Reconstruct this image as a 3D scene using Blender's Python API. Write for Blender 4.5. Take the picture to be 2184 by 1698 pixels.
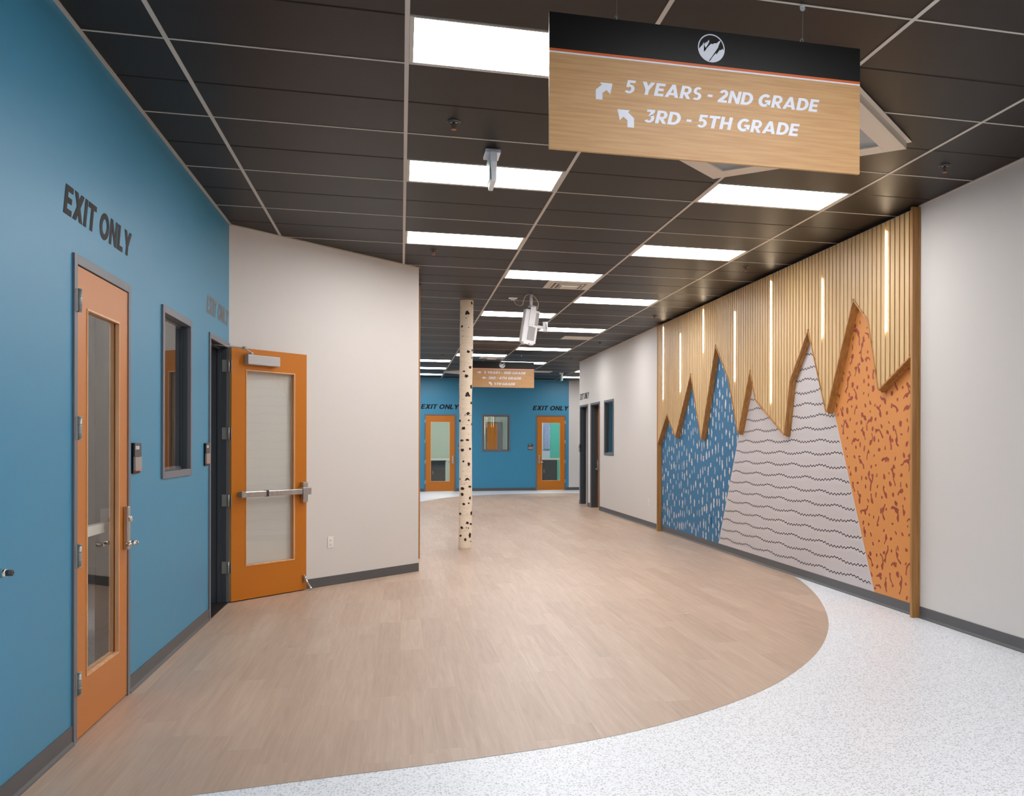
import bpy, bmesh, math, random
from mathutils import Vector, Matrix
random.seed(7)
for o in list(bpy.data.objects): bpy.data.objects.remove(o)
SC = bpy.context.scene
COL = SC.collection
# ------------------------------------------------------------------ camera, world, exposure
EYE = 1.5331; H = 3.6549            # eye height, ceiling height (m)
TH = 0.2607912; ROLL = -0.002
cd = bpy.data.cameras.new('camera'); cam = bpy.data.objects.new('camera', cd); COL.objects.link(cam)
cd.sensor_width = 36; cd.lens = 2006.6963/2184*36
cd.shift_x = (1092-1390.6957)/2184; cd.shift_y = (947.8653-849)/2184
cd.clip_start = 0.05; cd.clip_end = 200
fw = Vector((math.sin(TH), math.cos(TH), 0)); rt = Vector((math.cos(TH), -math.sin(TH), 0)); up = Vector((0,0,1))
c_, s_ = math.cos(ROLL), math.sin(ROLL)
ax = rt*c_ - up*s_; ay = rt*s_ + up*c_; az = -fw
cam.matrix_world = Matrix(((ax.x,ay.x,az.x,0),(ax.y,ay.y,az.y,0),(ax.z,ay.z,az.z,EYE),(0,0,0,1)))
SC.camera = cam
w = bpy.data.worlds.new('world'); SC.world = w; w.use_nodes = True
w.node_tree.nodes['Background'].inputs[0].default_value = (0.9,0.95,1,1)
w.node_tree.nodes['Background'].inputs[1].default_value = 0.02
SC.view_settings.view_transform = 'Standard'; SC.view_settings.look = 'None'
SC.view_settings.exposure = 1.1; SC.view_settings.gamma = 1.0; SC.view_settings.use_curve_mapping = False
LIGHT = 9.0        # radiance of the ceiling panels
LED = 16.0         # radiance of the warm wall bars

# ------------------------------------------------------------------ materials
def lin(c):
    return tuple(((v/255)/12.92 if v/255 <= 0.04045 else ((v/255+0.055)/1.055)**2.4) for v in c) + (1,)
def mat(name, rgb, rough=0.5, metal=0.0, spec=0.5, var=0.0, vscale=3.0, stretch=(1,1,1), bump=0.0, bscale=200.0, rgb2=None, coat=0):
    m = bpy.data.materials.new(name); m.use_nodes = True
    nt = m.node_tree; b = nt.nodes['Principled BSDF']
    b.inputs['Base Color'].default_value = lin(rgb); b.inputs['Roughness'].default_value = rough
    b.inputs['Metallic'].default_value = metal; b.inputs['Specular IOR Level'].default_value = spec
    if coat: b.inputs['Coat Weight'].default_value = coat; b.inputs['Coat Roughness'].default_value = 0.15
    tc = nt.nodes.new('ShaderNodeTexCoord'); mp = nt.nodes.new('ShaderNodeMapping')
    nt.links.new(tc.outputs['Object'], mp.inputs[0]); mp.inputs['Scale'].default_value = stretch
    if rgb2 or var:
        n = nt.nodes.new('ShaderNodeTexNoise'); n.inputs['Scale'].default_value = vscale; n.inputs['Detail'].default_value = 6
        nt.links.new(mp.outputs[0], n.inputs['Vector'])
        r = nt.nodes.new('ShaderNodeValToRGB')
        a = lin(rgb2) if rgb2 else tuple(v*(1-var) for v in lin(rgb)[:3])+(1,)
        r.color_ramp.elements[0].color = a; r.color_ramp.elements[1].color = lin(rgb)
        r.color_ramp.elements[0].position = 0.35; r.color_ramp.elements[1].position = 0.65
        nt.links.new(n.outputs['Fac'], r.inputs[0]); nt.links.new(r.outputs[0], b.inputs['Base Color'])
    if bump:
        n2 = nt.nodes.new('ShaderNodeTexNoise'); n2.inputs['Scale'].default_value = bscale; n2.inputs['Detail'].default_value = 2
        nt.links.new(mp.outputs[0], n2.inputs['Vector'])
        bp = nt.nodes.new('ShaderNodeBump'); bp.inputs['Strength'].default_value = bump; bp.inputs['Distance'].default_value = 0.002
        nt.links.new(n2.outputs['Fac'], bp.inputs['Height']); nt.links.new(bp.outputs[0], b.inputs['Normal'])
    return m
def emit(name, col, s):
    m = bpy.data.materials.new(name); m.use_nodes = True; nt = m.node_tree
    b = nt.nodes['Principled BSDF']; b.inputs['Base Color'].default_value = (0.9,0.9,0.9,1)
    b.inputs['Emission Color'].default_value = col; b.inputs['Emission Strength'].default_value = s
    return m
def glassmat(name, tint=(0.93,0.97,0.95,1), ior=1.75):
    m = bpy.data.materials.new(name); m.use_nodes = True; nt = m.node_tree; nt.nodes.clear()
    o = nt.nodes.new('ShaderNodeOutputMaterial'); mx = nt.nodes.new('ShaderNodeMixShader')
    t = nt.nodes.new('ShaderNodeBsdfTransparent'); t.inputs[0].default_value = tint
    g = nt.nodes.new('ShaderNodeBsdfGlossy'); g.inputs['Roughness'].default_value = 0.0
    f = nt.nodes.new('ShaderNodeFresnel'); f.inputs[0].default_value = ior
    geo = nt.nodes.new('ShaderNodeNewGeometry'); k = nt.nodes.new('ShaderNodeMath'); k.operation = 'SUBTRACT'; k.inputs[0].default_value = 1
    mu = nt.nodes.new('ShaderNodeMath'); mu.operation = 'MULTIPLY'
    nt.links.new(geo.outputs['Backfacing'], k.inputs[1]); nt.links.new(k.outputs[0], mu.inputs[0]); nt.links.new(f.outputs[0], mu.inputs[1])
    nt.links.new(mu.outputs[0], mx.inputs[0]); nt.links.new(t.outputs[0], mx.inputs[1]); nt.links.new(g.outputs[0], mx.inputs[2])
    nt.links.new(mx.outputs[0], o.inputs[0]); return m

def plank_mat():
    m = bpy.data.materials.new('vinyl_planks'); m.use_nodes = True; nt = m.node_tree; N = nt.nodes; Lk = nt.links
    b = N['Principled BSDF']
    def math_(op, a, bb=None):
        n = N.new('ShaderNodeMath'); n.operation = op
        for i, v in enumerate((a, bb)):
            if v is None: continue
            if isinstance(v, (int, float)): n.inputs[i].default_value = v
            else: Lk.new(v, n.inputs[i])
        return n.outputs[0]
    tc = N.new('ShaderNodeTexCoord'); sx = N.new('ShaderNodeSeparateXYZ'); Lk.new(tc.outputs['Object'], sx.inputs[0])
    xr = math_('DIVIDE', sx.outputs['X'], 0.169); row = math_('FLOOR', xr); fx = math_('FRACT', xr)
    wn = N.new('ShaderNodeTexWhiteNoise'); wn.noise_dimensions = '1D'; Lk.new(row, wn.inputs['W'])
    yy = math_('ADD', math_('DIVIDE', sx.outputs['Y'], 1.22), math_('MULTIPLY', wn.outputs['Value'], 7.0))
    idx = math_('FLOOR', yy); fy = math_('FRACT', yy)
    cb = N.new('ShaderNodeCombineXYZ'); Lk.new(row, cb.inputs[0]); Lk.new(idx, cb.inputs[1])
    w2 = N.new('ShaderNodeTexWhiteNoise'); w2.noise_dimensions = '2D'; Lk.new(cb.outputs[0], w2.inputs['Vector'])
    # grain
    sc = N.new('ShaderNodeVectorMath'); sc.operation = 'MULTIPLY'; sc.inputs[1].default_value = (26, 1.6, 1); Lk.new(tc.outputs['Object'], sc.inputs[0])
    ad = N.new('ShaderNodeVectorMath'); ad.operation = 'MULTIPLY_ADD'; ad.inputs[1].default_value = (17, 17, 17)
    Lk.new(w2.outputs['Color'], ad.inputs[0]); Lk.new(sc.outputs[0], ad.inputs[2])
    g = N.new('ShaderNodeTexNoise'); g.inputs['Scale'].default_value = 1.0; g.inputs['Detail'].default_value = 8; g.inputs['Roughness'].default_value = 0.62
    g.inputs['Distortion'].default_value = 0.6; Lk.new(ad.outputs[0], g.inputs['Vector'])
    sc3 = N.new('ShaderNodeVectorMath'); sc3.operation = 'MULTIPLY'; sc3.inputs[1].default_value = (5, 0.5, 1); Lk.new(ad.outputs[0], sc3.inputs[0])
    g2 = N.new('ShaderNodeTexNoise'); g2.inputs['Scale'].default_value = 1.0; g2.inputs['Detail'].default_value = 5; Lk.new(sc3.outputs[0], g2.inputs['Vector'])
    fac = math_('ADD', math_('ADD', math_('ADD', math_('MULTIPLY', w2.outputs['Value'], 0.26), math_('MULTIPLY', g.outputs['Fac'], 0.95)), math_('MULTIPLY', g2.outputs['Fac'], 0.30)), -0.22)
    r = N.new('ShaderNodeValToRGB'); Lk.new(fac, r.inputs[0])
    r.color_ramp.elements[0].position = 0.15; r.color_ramp.elements[0].color = lin((162,137,117))
    r.color_ramp.elements[1].position = 0.92; r.color_ramp.elements[1].color = lin((199,177,158))
    e = r.color_ramp.elements.new(0.55); e.color = lin((184,158,138))
    # seams
    ex = math_('LESS_THAN', math_('ABSOLUTE', math_('SUBTRACT', fx, 0.5)), 0.493)
    ey = math_('LESS_THAN', math_('ABSOLUTE', math_('SUBTRACT', fy, 0.5)), 0.4988)
    mk = math_('ADD', math_('MULTIPLY', math_('MULTIPLY', ex, ey), 0.07), 0.93)
    mx = N.new('ShaderNodeVectorMath'); mx.operation = 'SCALE'; Lk.new(r.outputs[0], mx.inputs[0]); Lk.new(mk, mx.inputs['Scale'])
    Lk.new(mx.outputs[0], b.inputs['Base Color']); b.inputs['Roughness'].default_value = 0.42
    bp = N.new('ShaderNodeBump'); bp.inputs['Strength'].default_value = 0.15; bp.inputs['Distance'].default_value = 0.002
    Lk.new(g.outputs['Fac'], bp.inputs['Height']); Lk.new(bp.outputs[0], b.inputs['Normal'])
    return m
def terrazzo_mat():
    m = bpy.data.materials.new('terrazzo_sheet'); m.use_nodes = True; nt = m.node_tree; N = nt.nodes; Lk = nt.links
    b = N['Principled BSDF']; tc = N.new('ShaderNodeTexCoord')
    prev = None
    base = N.new('ShaderNodeRGB'); base.outputs[0].default_value = lin((236,239,245)); prev = base.outputs[0]
    for sc, th, col, rs in ((62, 0.36, (192,195,200), 0.55), (80, 0.26, (166,164,164), 0.34), (46, 0.17, (150,146,142), 0.28), (120, 0.34, (186,186,188), 0.5)):
        v = N.new('ShaderNodeTexVoronoi'); v.inputs['Scale'].default_value = sc; v.inputs['Randomness'].default_value = 1
        nz = N.new('ShaderNodeTexNoise'); nz.inputs['Scale'].default_value = sc*1.3
        ma = N.new('ShaderNodeVectorMath'); ma.operation = 'MULTIPLY_ADD'; ma.inputs[1].default_value = (0.012,)*3
        Lk.new(tc.outputs['Object'], nz.inputs['Vector']); Lk.new(nz.outputs['Color'], ma.inputs[0]); Lk.new(tc.outputs['Object'], ma.inputs[2])
        Lk.new(ma.outputs[0], v.inputs['Vector'])
        l = N.new('ShaderNodeMath'); l.operation = 'LESS_THAN'; l.inputs[1].default_value = th; Lk.new(v.outputs['Distance'], l.inputs[0])
        sp = N.new('ShaderNodeSeparateColor'); Lk.new(v.outputs['Color'], sp.inputs[0])
        l2 = N.new('ShaderNodeMath'); l2.operation = 'LESS_THAN'; l2.inputs[1].default_value = rs; Lk.new(sp.outputs[0], l2.inputs[0])
        mu = N.new('ShaderNodeMath'); mu.operation = 'MULTIPLY'; Lk.new(l.outputs[0], mu.inputs[0]); Lk.new(l2.outputs[0], mu.inputs[1])
        mx = N.new('ShaderNodeMix'); mx.data_type = 'RGBA'; Lk.new(mu.outputs[0], mx.inputs['Factor']); Lk.new(prev, mx.inputs['A']); mx.inputs['B'].default_value = lin(col)
        prev = mx.outputs['Result']
    Lk.new(prev, b.inputs['Base Color']); b.inputs['Roughness'].default_value = 0.38
    return m
def wood(name, rgb, rgb2, axis='z', rough=0.45, k=1.0):
    st = {'z': (30*k,30*k,1.4*k), 'y': (30*k,1.4*k,30*k), 'x': (1.4*k,30*k,30*k)}[axis]
    return mat(name, rgb, rough, rgb2=rgb2, vscale=1.0, stretch=st, bump=0.08, bscale=1.5)

M = dict(
 planks=plank_mat(), terrazzo=terrazzo_mat(),
 blue=mat('blue_paint', (52,137,175), 0.42, spec=0.5, bump=0.06, bscale=260),
 cream=mat('cream_paint', (212,208,205), 0.6, bump=0.06, bscale=260),
 grey_room=mat('room_paint', (176,184,170), 0.7),
 teal_room=mat('teal_paint', (60,150,140), 0.6),
 ceil=mat('ceiling_tile', (29,19,14), 0.42, spec=0.22, var=0.12, vscale=300, bump=0.25, bscale=320),
 tee=mat('white_tee', (205,198,188), 0.5),
 angle=mat('wall_angle', (190,182,172), 0.5),
 orange=mat('orange_paint', (190,111,12), 0.34, spec=0.5, bump=0.03, bscale=300),
 dooredge=wood('door_edge_wood', (232,200,140), (204,164,98), 'z'),
 frame=mat('grey_frame_paint', (104,108,118), 0.4, bump=0.03, bscale=200),
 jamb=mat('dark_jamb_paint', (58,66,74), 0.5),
 base=mat('rubber_base', (86,86,88), 0.55),
 stopw=wood('glass_stop_wood', (230,184,142), (212,160,116), 'z'),
 steel=mat('brushed_steel', (200,198,194), 0.28, metal=1.0, var=0.15, vscale=1.0, stretch=(60,60,3)),
 hinge=mat('satin_hinge', (160,164,164), 0.4, metal=0.55),
 closer=mat('closer_paint', (186,184,186), 0.4),
 black=mat('black_vinyl', (14,12,13), 0.45, spec=0.3, bump=0.8, bscale=900),
 sheenvinyl=mat('vinyl_painted_sheen', (70,62,60), 0.22, spec=0.9, bump=0.3, bscale=900),  # grazing sheen of black vinyl, put into the base colour
 signblack=mat('sign_black', (7,7,9), 0.42, spec=0.3),
 signwood=wood('sign_wood', (214,168,114), (202,152,100), 'x', 0.45, 3.0),
 signorange=mat('sign_orange', (224,104,36), 0.4),
 signwhite=mat('sign_white', (240,243,255), 0.4),
 plaque=mat('plaque_dark', (66,58,56), 0.4), plaque2=mat('plaque_grey', (150,142,138), 0.4), white=mat('white_plastic', (232,230,226), 0.35),
 pw=mat('projector_white', (236,238,244), 0.35), grille=mat('grille_grey', (170,170,172), 0.5, bump=0.6, bscale=500),
 darkgrey=mat('dark_grey', (52,52,56), 0.5), red=mat('brass_copper', (176,110,66), 0.35, metal=1.0),
 cable=mat('cable_cream', (214,204,188), 0.5),
 slat=wood('slat_oak', (214,180,130), (196,160,108), 'z'),
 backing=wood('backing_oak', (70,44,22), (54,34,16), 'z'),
 trim=wood('trim_oak', (186,136,78), (160,112,58), 'z', 0.4),
 post=wood('post_oak', (182,132,76), (158,110,58), 'z', 0.4),
 mblue=mat('mural_blue', (42,108,150), 0.6), mgrey=mat('mural_grey', (196,190,192), 0.6), morange=mat('mural_orange', (212,140,74), 0.6),
 mdash=mat('mural_dash', (204,200,200), 0.6), mline=mat('mural_line', (42,38,50), 0.6), mspot=mat('mural_spot', (150,66,42), 0.6),
 bark=mat('birch_bark', (244,232,214), 0.7, rgb2=(236,220,198), vscale=1.0, stretch=(3,3,70), bump=0.6, bscale=2.0),
 knot=mat('bark_knot', (50,34,28), 0.8, var=0.4, vscale=60),
 panelcream=mat('panel_cream', (222,206,188), 0.5), panelgrey=mat('panel_lens', (150,158,164), 0.45),
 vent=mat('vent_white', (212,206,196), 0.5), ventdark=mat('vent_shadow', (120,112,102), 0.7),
 green=mat('exit_green', (40,170,120), 0.4), exitp=mat('exit_panel', (206,222,216), 0.2),
 threshold=mat('threshold_black', (30,26,26), 0.5), cabinet=mat('cabinet_dark', (58,58,60), 0.5), counter=mat('counter_white', (220,220,216), 0.35),
 curtain=mat('patterned_curtain', (76,86,130), 0.8, rgb2=(160,170,200), vscale=60, stretch=(1,1,1)),
 lav=mat('lavender_paint', (160,168,184), 0.7), glass=glassmat('clear_glass', (0.97,0.98,0.97,1)),
 rubber=mat('grey_rubber', (78,78,84), 0.6), chrome=mat('chrome', (220,214,206), 0.18, metal=1.0), scrap=mat('white_scrap', (238,236,230), 0.7),
 lamp=emit('panel_diffuser', (1.0,0.985,0.97,1), LIGHT), led=emit('warm_led', (1.0,0.80,0.56,1), LED), roomfill=emit('room_fill_panel', (0.95,1.0,0.92,1), 26.0), dimfill=emit('dim_room_fill_panel', (1.0,0.97,0.93,1), 4.0),
)

# ------------------------------------------------------------------ geometry helpers
class MB:
    def __init__(s): s.bm = bmesh.new(); s.mats = []
    def mi(s, m):
        if m not in s.mats: s.mats.append(m)
        return s.mats.index(m)
    def box(s, x0, x1, y0, y1, z0, z1, m):
        v = [s.bm.verts.new(p) for p in ((x0,y0,z0),(x1,y0,z0),(x1,y1,z0),(x0,y1,z0),(x0,y0,z1),(x1,y0,z1),(x1,y1,z1),(x0,y1,z1))]
        i = s.mi(m)
        for f in ((0,3,2,1),(4,5,6,7),(0,1,5,4),(1,2,6,5),(2,3,7,6),(3,0,4,7)):
            s.bm.faces.new([v[k] for k in f]).material_index = i
        return v
    def hexa(s, P, m):                       # 8 points: bottom 4, top 4
        v = [s.bm.verts.new(p) for p in P]; i = s.mi(m)
        for f in ((0,3,2,1),(4,5,6,7),(0,1,5,4),(1,2,6,5),(2,3,7,6),(3,0,4,7)):
            s.bm.faces.new([v[k] for k in f]).material_index = i
    def poly(s, P, m):
        f = s.bm.faces.new([s.bm.verts.new(p) for p in P]); f.material_index = s.mi(m); return f
    def prism(s, P, d, m):                   # planar polygon extruded by vector d
        d = Vector(d); a = [s.bm.verts.new(p) for p in P]; b = [s.bm.verts.new(Vector(p)+d) for p in P]; i = s.mi(m)
        s.bm.faces.new(a).material_index = i; s.bm.faces.new(b[::-1]).material_index = i
        for k in range(len(P)): s.bm.faces.new([a[k], b[k], b[(k+1)%len(P)], a[(k+1)%len(P)]][::-1]).material_index = i
    def cyl(s, p0, p1, r0, m, r1=None, n=16, cap=True):
        p0 = Vector(p0); p1 = Vector(p1); r1 = r0 if r1 is None else r1
        d = (p1-p0).normalized(); a = d.orthogonal().normalized(); b = d.cross(a); i = s.mi(m)
        A = [s.bm.verts.new(p0+(a*math.cos(t)+b*math.sin(t))*r0) for t in [2*math.pi*k/n for k in range(n)]]
        B = [s.bm.verts.new(p1+(a*math.cos(t)+b*math.sin(t))*r1) for t in [2*math.pi*k/n for k in range(n)]]
        for k in range(n):
            f = s.bm.faces.new([A[k],A[(k+1)%n],B[(k+1)%n],B[k]]); f.material_index = i; f.smooth = n > 8
        if cap:
            s.bm.faces.new(A[::-1]).material_index = i; s.bm.faces.new(B).material_index = i
    def tube(s, pts, r, m, n=8):
        for a, b in zip(pts[:-1], pts[1:]): s.cyl(a, b, r, m, n=n)
    def torus(s, c, R, r, nrm, m, n=20, k=8):
        c = Vector(c); d = Vector(nrm).normalized(); a = d.orthogonal().normalized(); b = d.cross(a); i = s.mi(m); rings = []
        for j in range(n):
            t = 2*math.pi*j/n; e = a*math.cos(t)+b*math.sin(t)
            rings.append([s.bm.verts.new(c+e*(R+r*math.cos(q))+d*r*math.sin(q)) for q in [2*math.pi*z/k for z in range(k)]])
        for j in range(n):
            for z in range(k):
                f = s.bm.faces.new([rings[j][z], rings[(j+1)%n][z], rings[(j+1)%n][(z+1)%k], rings[j][(z+1)%k]]); f.material_index = i; f.smooth = True
    def build(s, name, parent=None, bevel=0, mw=None, fix=True):
        if fix: bmesh.ops.recalc_face_normals(s.bm, faces=s.bm.faces)
        me = bpy.data.meshes.new(name); s.bm.to_mesh(me); s.bm.free()
        for m in s.mats: me.materials.append(M[m] if isinstance(m, str) else m)
        o = bpy.data.objects.new(name, me); COL.objects.link(o)
        if mw is not None:                    # geometry was given in world space; put the origin at mw
            me.transform(Matrix.Translation(-Vector(mw))); o.location = mw
        if parent is not None:
            o.parent = parent
            if mw is None and not parent.get('_local'): o.matrix_parent_inverse = parent.matrix_world.inverted()
        if bevel:
            b = o.modifiers.new('bevel', 'BEVEL'); b.width = bevel; b.segments = 2; b.limit_method = 'ANGLE'; b.harden_normals = False
        return o
def thing(name, label, cat, loc=(0,0,0), rz=0, group=None, rot=None, kind=None):
    o = bpy.data.objects.new(name, None); COL.objects.link(o); o.empty_display_size = 0.1
    o.location = loc; o.rotation_euler = rot or (0,0,rz); o['_local'] = 1
    if kind: o['kind'] = kind
    if label: o['label'] = label
    if cat: o['category'] = cat
    if group: o['group'] = group
    return o
def struct(o, label=None):
    o['kind'] = 'structure'
    if label: o['label'] = label
    return o
def tag(o, label, cat, group=None):
    o['label'] = label; o['category'] = cat
    if group: o['group'] = group
    return o
def dup(root, loc, rot=None, label=None, name=None):
    r = root.copy(); COL.objects.link(r); r.location = loc
    if rot is not None: r.rotation_euler = rot
    if label: r['label'] = label
    for ch in list(root.children):
        c = ch.copy(); COL.objects.link(c); c.parent = r
        for g in ch.children:
            d = g.copy(); COL.objects.link(d); d.parent = c
    return r
def _ring(cx, cy, rx, ry, tx, ty, a0, a1, n=18):
    P = []
    for k in range(n):
        A, B = [math.radians(a0+(a1-a0)*q/n) for q in (k, k+1)]
        P.append([(cx+rx*math.cos(A), cy+ry*math.sin(A)), (cx+rx*math.cos(B), cy+ry*math.sin(B)), (cx+(rx-tx)*math.cos(B), cy+(ry-ty)*math.sin(B)), (cx+(rx-tx)*math.cos(A), cy+(ry-ty)*math.sin(A))])
    return P
def _r(x0, y0, x1, y1): return [(x0,y0),(x1,y0),(x1,y1),(x0,y1)]
_t, _h = 0.25, 0.205
GLYPH = {   # heavy geometric capitals, cap height 1: (advance, [convex polygons])
 'E': (0.68, [_r(0,0,_t,1), _r(_t,1-_h,.66,1), _r(_t,.40,.61,.40+_h), _r(_t,0,.67,_h)]),
 'X': (0.92, [[(0,0),(.31,0),(.90,1),(.60,1)], [(.61,0),(.92,0),(.32,1),(.02,1)]]),
 'I': (_t, [_r(0,0,_t,1)]),
 'T': (0.78, [_r(0,1-_h,.78,1), _r(.39-_t/2,0,.39+_t/2,1-_h)]),
 'O': (1.00, _ring(.50,.5,.50,.515,.26,.225,0,360,32)),
 '0': (0.74, _ring(.37,.5,.37,.515,.24,.20,0,360,28)),
 'N': (0.84, [_r(0,0,_t-.01,1), _r(.84-_t+.01,0,.84,1), [(.0,1),(.24,1),(.84,0),(.60,0)]]),
 'L': (0.63, [_r(0,0,_t,1), _r(_t,0,.63,_h)]),
 'Y': (0.90, [_r(.45-_t/2,0,.45+_t/2,.46), [(0,1),(.29,1),(.45+_t/2,.46),(.45-_t/2,.38)], [(.61,1),(.90,1),(.45+_t/2,.38),(.45-_t/2,.46)]]),
 'A': (0.98, [[(0,0),(.26,0),(.60,1),(.37,1)], [(.72,0),(.98,0),(.61,1),(.38,1)], _r(.22,.17,.76,.35)]),
 'R': (0.78, [_r(0,0,_t,1), _r(_t,1-.19,.40,1), _r(_t,.33,.42,.52)]+_ring(.40,.665,.35,.335,.24,.175,-90,90)+[[(.28,.34),(.52,.38),(.80,0),(.52,0)]]),
 'S': (0.68, _ring(.34,.715,.31,.30,.23,.17,40,270)+_ring(.34,.285,.33,.30,.24,.17,90,-140)),
 '5': (0.70, [_r(.08,1-.19,.65,1), [(.08,.45),(.29,.45),(.29,.85),(.08,.85)]]+_ring(.33,.325,.36,.34,.24,.17,105,-145)),
 '-': (0.36, [_r(0,.34,.36,.53)]),
 '2': (0.70, _ring(.345,.68,.33,.335,.24,.18,165,-35)+[[(.40,.62),(.64,.52),(.36,.16),(.02,.16)], _r(.02,0,.70,.195)]),
 'D': (0.86, [_r(0,0,_t,1), _r(_t,1-_h,.37,1), _r(_t,0,.37,_h)]+_ring(.37,.5,.49,.5,.26,_h,-90,90)),
 'G': (0.94, _ring(.48,.5,.48,.515,.26,.22,48,325,28)+[_r(.50,.36,.92,.54), _r(.70,.13,.92,.40)]),
 '3': (0.70, [_r(.06,1-.19,.62,1), [(.36,.84),(.63,.84),(.45,.50),(.22,.52)]]+_ring(.33,.325,.35,.34,.24,.17,100,-148)),
 '4': (0.80, [_r(.42,0,.66,1), _r(.02,.19,.80,.38), [(.02,.36),(.24,.30),(.62,1),(.40,1)]]),
 'H': (0.82, [_r(0,0,_t,1), _r(.82-_t,0,.82,1), _r(_t,.40,.82-_t,.60)]),
 'C': (0.86, _ring(.48,.5,.48,.515,.26,.22,45,315,28)),
 'M': (0.98, [_r(0,0,_t-.01,1), _r(.98-_t+.01,0,.98,1), [(0,1),(.25,1),(.60,.30),(.38,.30)], [(.73,1),(.98,1),(.60,.30),(.38,.30)]]),
 '1': (0.46, [_r(.17,0,.42,1), [(0,.80),(.17,.70),(.17,1),(.10,1)]]), '.': (0.26, [_r(0,0,.24,.24)]) }
def text_words(body, width, cap, shear=0.25, extrude=0.001, gap=0.085):
    """heavy italic lettering, one mesh per word: origin bottom-left, X right, Y up"""
    x = 0; words = [[]]
    for ch in body:
        if ch == ' ': x += 0.34; words.append([]); continue
        adv, P = GLYPH[ch]; words[-1].append((x, P)); x += adv+gap
    tot = x-gap; sx = (width-shear*cap)/(tot*cap); out = []
    for items in words:
        bm = bmesh.new(); x_0 = items[0][0]*cap*sx
        for x, P in items:
            for q, poly in enumerate(P):
                pts = [((x+px)*cap*sx+shear*py*cap-x_0, py*cap) for px, py in poly]
                ar = sum(pts[i][0]*pts[(i+1)%len(pts)][1]-pts[(i+1)%len(pts)][0]*pts[i][1] for i in range(len(pts)))
                if ar < 0: pts = pts[::-1]
                e = extrude+(q % 3)*0.00004
                a = [bm.verts.new((u, v, 0)) for u, v in pts]; c = [bm.verts.new((u, v, e)) for u, v in pts]
                bm.faces.new(c)
                for i in range(len(pts)): bm.faces.new([a[i], a[(i+1)%len(pts)], c[(i+1)%len(pts)], c[i]])
        me = bpy.data.meshes.new('lettering'); bm.to_mesh(me); bm.free(); out.append((x_0, me))
    return out
def lettering(name, body, origin, right, width, cap, m, parent, **k):
    right = Vector(right).normalized(); upv = Vector((0,0,1)); n = right.cross(upv)
    for x_0, me in text_words(body, width, cap, **k):
        me.materials.append(M[m])
        me.transform(Matrix(((right.x,upv.x,n.x,0),(right.y,upv.y,n.y,0),(right.z,upv.z,n.z,0),(0,0,0,1))))
        o = bpy.data.objects.new(name, me); COL.objects.link(o); o.location = Vector(origin)+right*x_0; o.parent = parent

XL, XR, YB = -1.61, 4.45, 31.1           # left wall, right wall, back wall
CA = Vector((-1.61, 9.853, 0)); CB = Vector((0.205, 11.668, 0))   # ends of the angled wall
TOP = H+0.25
# ------------------------------------------------------------------ floor
def catmull(P, n=10):
    out = []
    P = [P[0]]+P+[P[-1]]
    for i in range(1, len(P)-2):
        p0,p1,p2,p3 = [Vector(P[i+k]) for k in (-1,0,1,2)]
        for j in range(n):
            t = j/n
            out.append(tuple(0.5*((2*p1)+(-p0+p2)*t+(2*p0-5*p1+4*p2-p3)*t*t+(-p0+3*p1-3*p2+p3)*t**3)))
    out.append(tuple(P[-2])); return out
b = MB()
b.poly([(-9,-8,0),(14,-8,0),(14,38,0),(-9,38,0)], 'terrazzo')
near = catmull([(4.62,12.2),(4.509,10.831),(4.40,10.02),(4.165,9.08),(3.907,8.284),(3.591,7.501),(3.268,6.868),(2.939,6.348),(2.602,5.918),(2.262,5.56),(1.895,5.265),(1.501,5.02),(1.141,4.85),(0.798,4.74),(0.437,4.665),(0.1,4.61),(-0.28,4.56),(-0.595,4.515),(-0.893,4.472),(-1.3,4.42),(-1.62,4.37)])
far = catmull([(-1.8,20.0),(-0.6,23.2),(0.51,25.7),(1.257,27.45),(1.991,28.3),(3.04,28.95),(4.259,29.2),(5.495,29.0),(7.5,28.2),(9.5,26.5)])
P = [(x,y,0.0015) for x,y in near]+[(-1.62,4.45,0.0015),(-1.62,9.84,0.0015),(-1.8,20.0,0.0015)]+[(x,y,0.0015) for x,y in far]+[(9.5,12.2,0.0015)]
f = b.poly(P, 'planks')
bmesh.ops.triangulate(b.bm, faces=[f])
floor = struct(b.build('floor', fix=False), 'wood plank floor with curved edges against pale speckled sheet floor')
for fa in floor.data.polygons:
    if fa.normal.z < 0: fa.flip()

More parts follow.
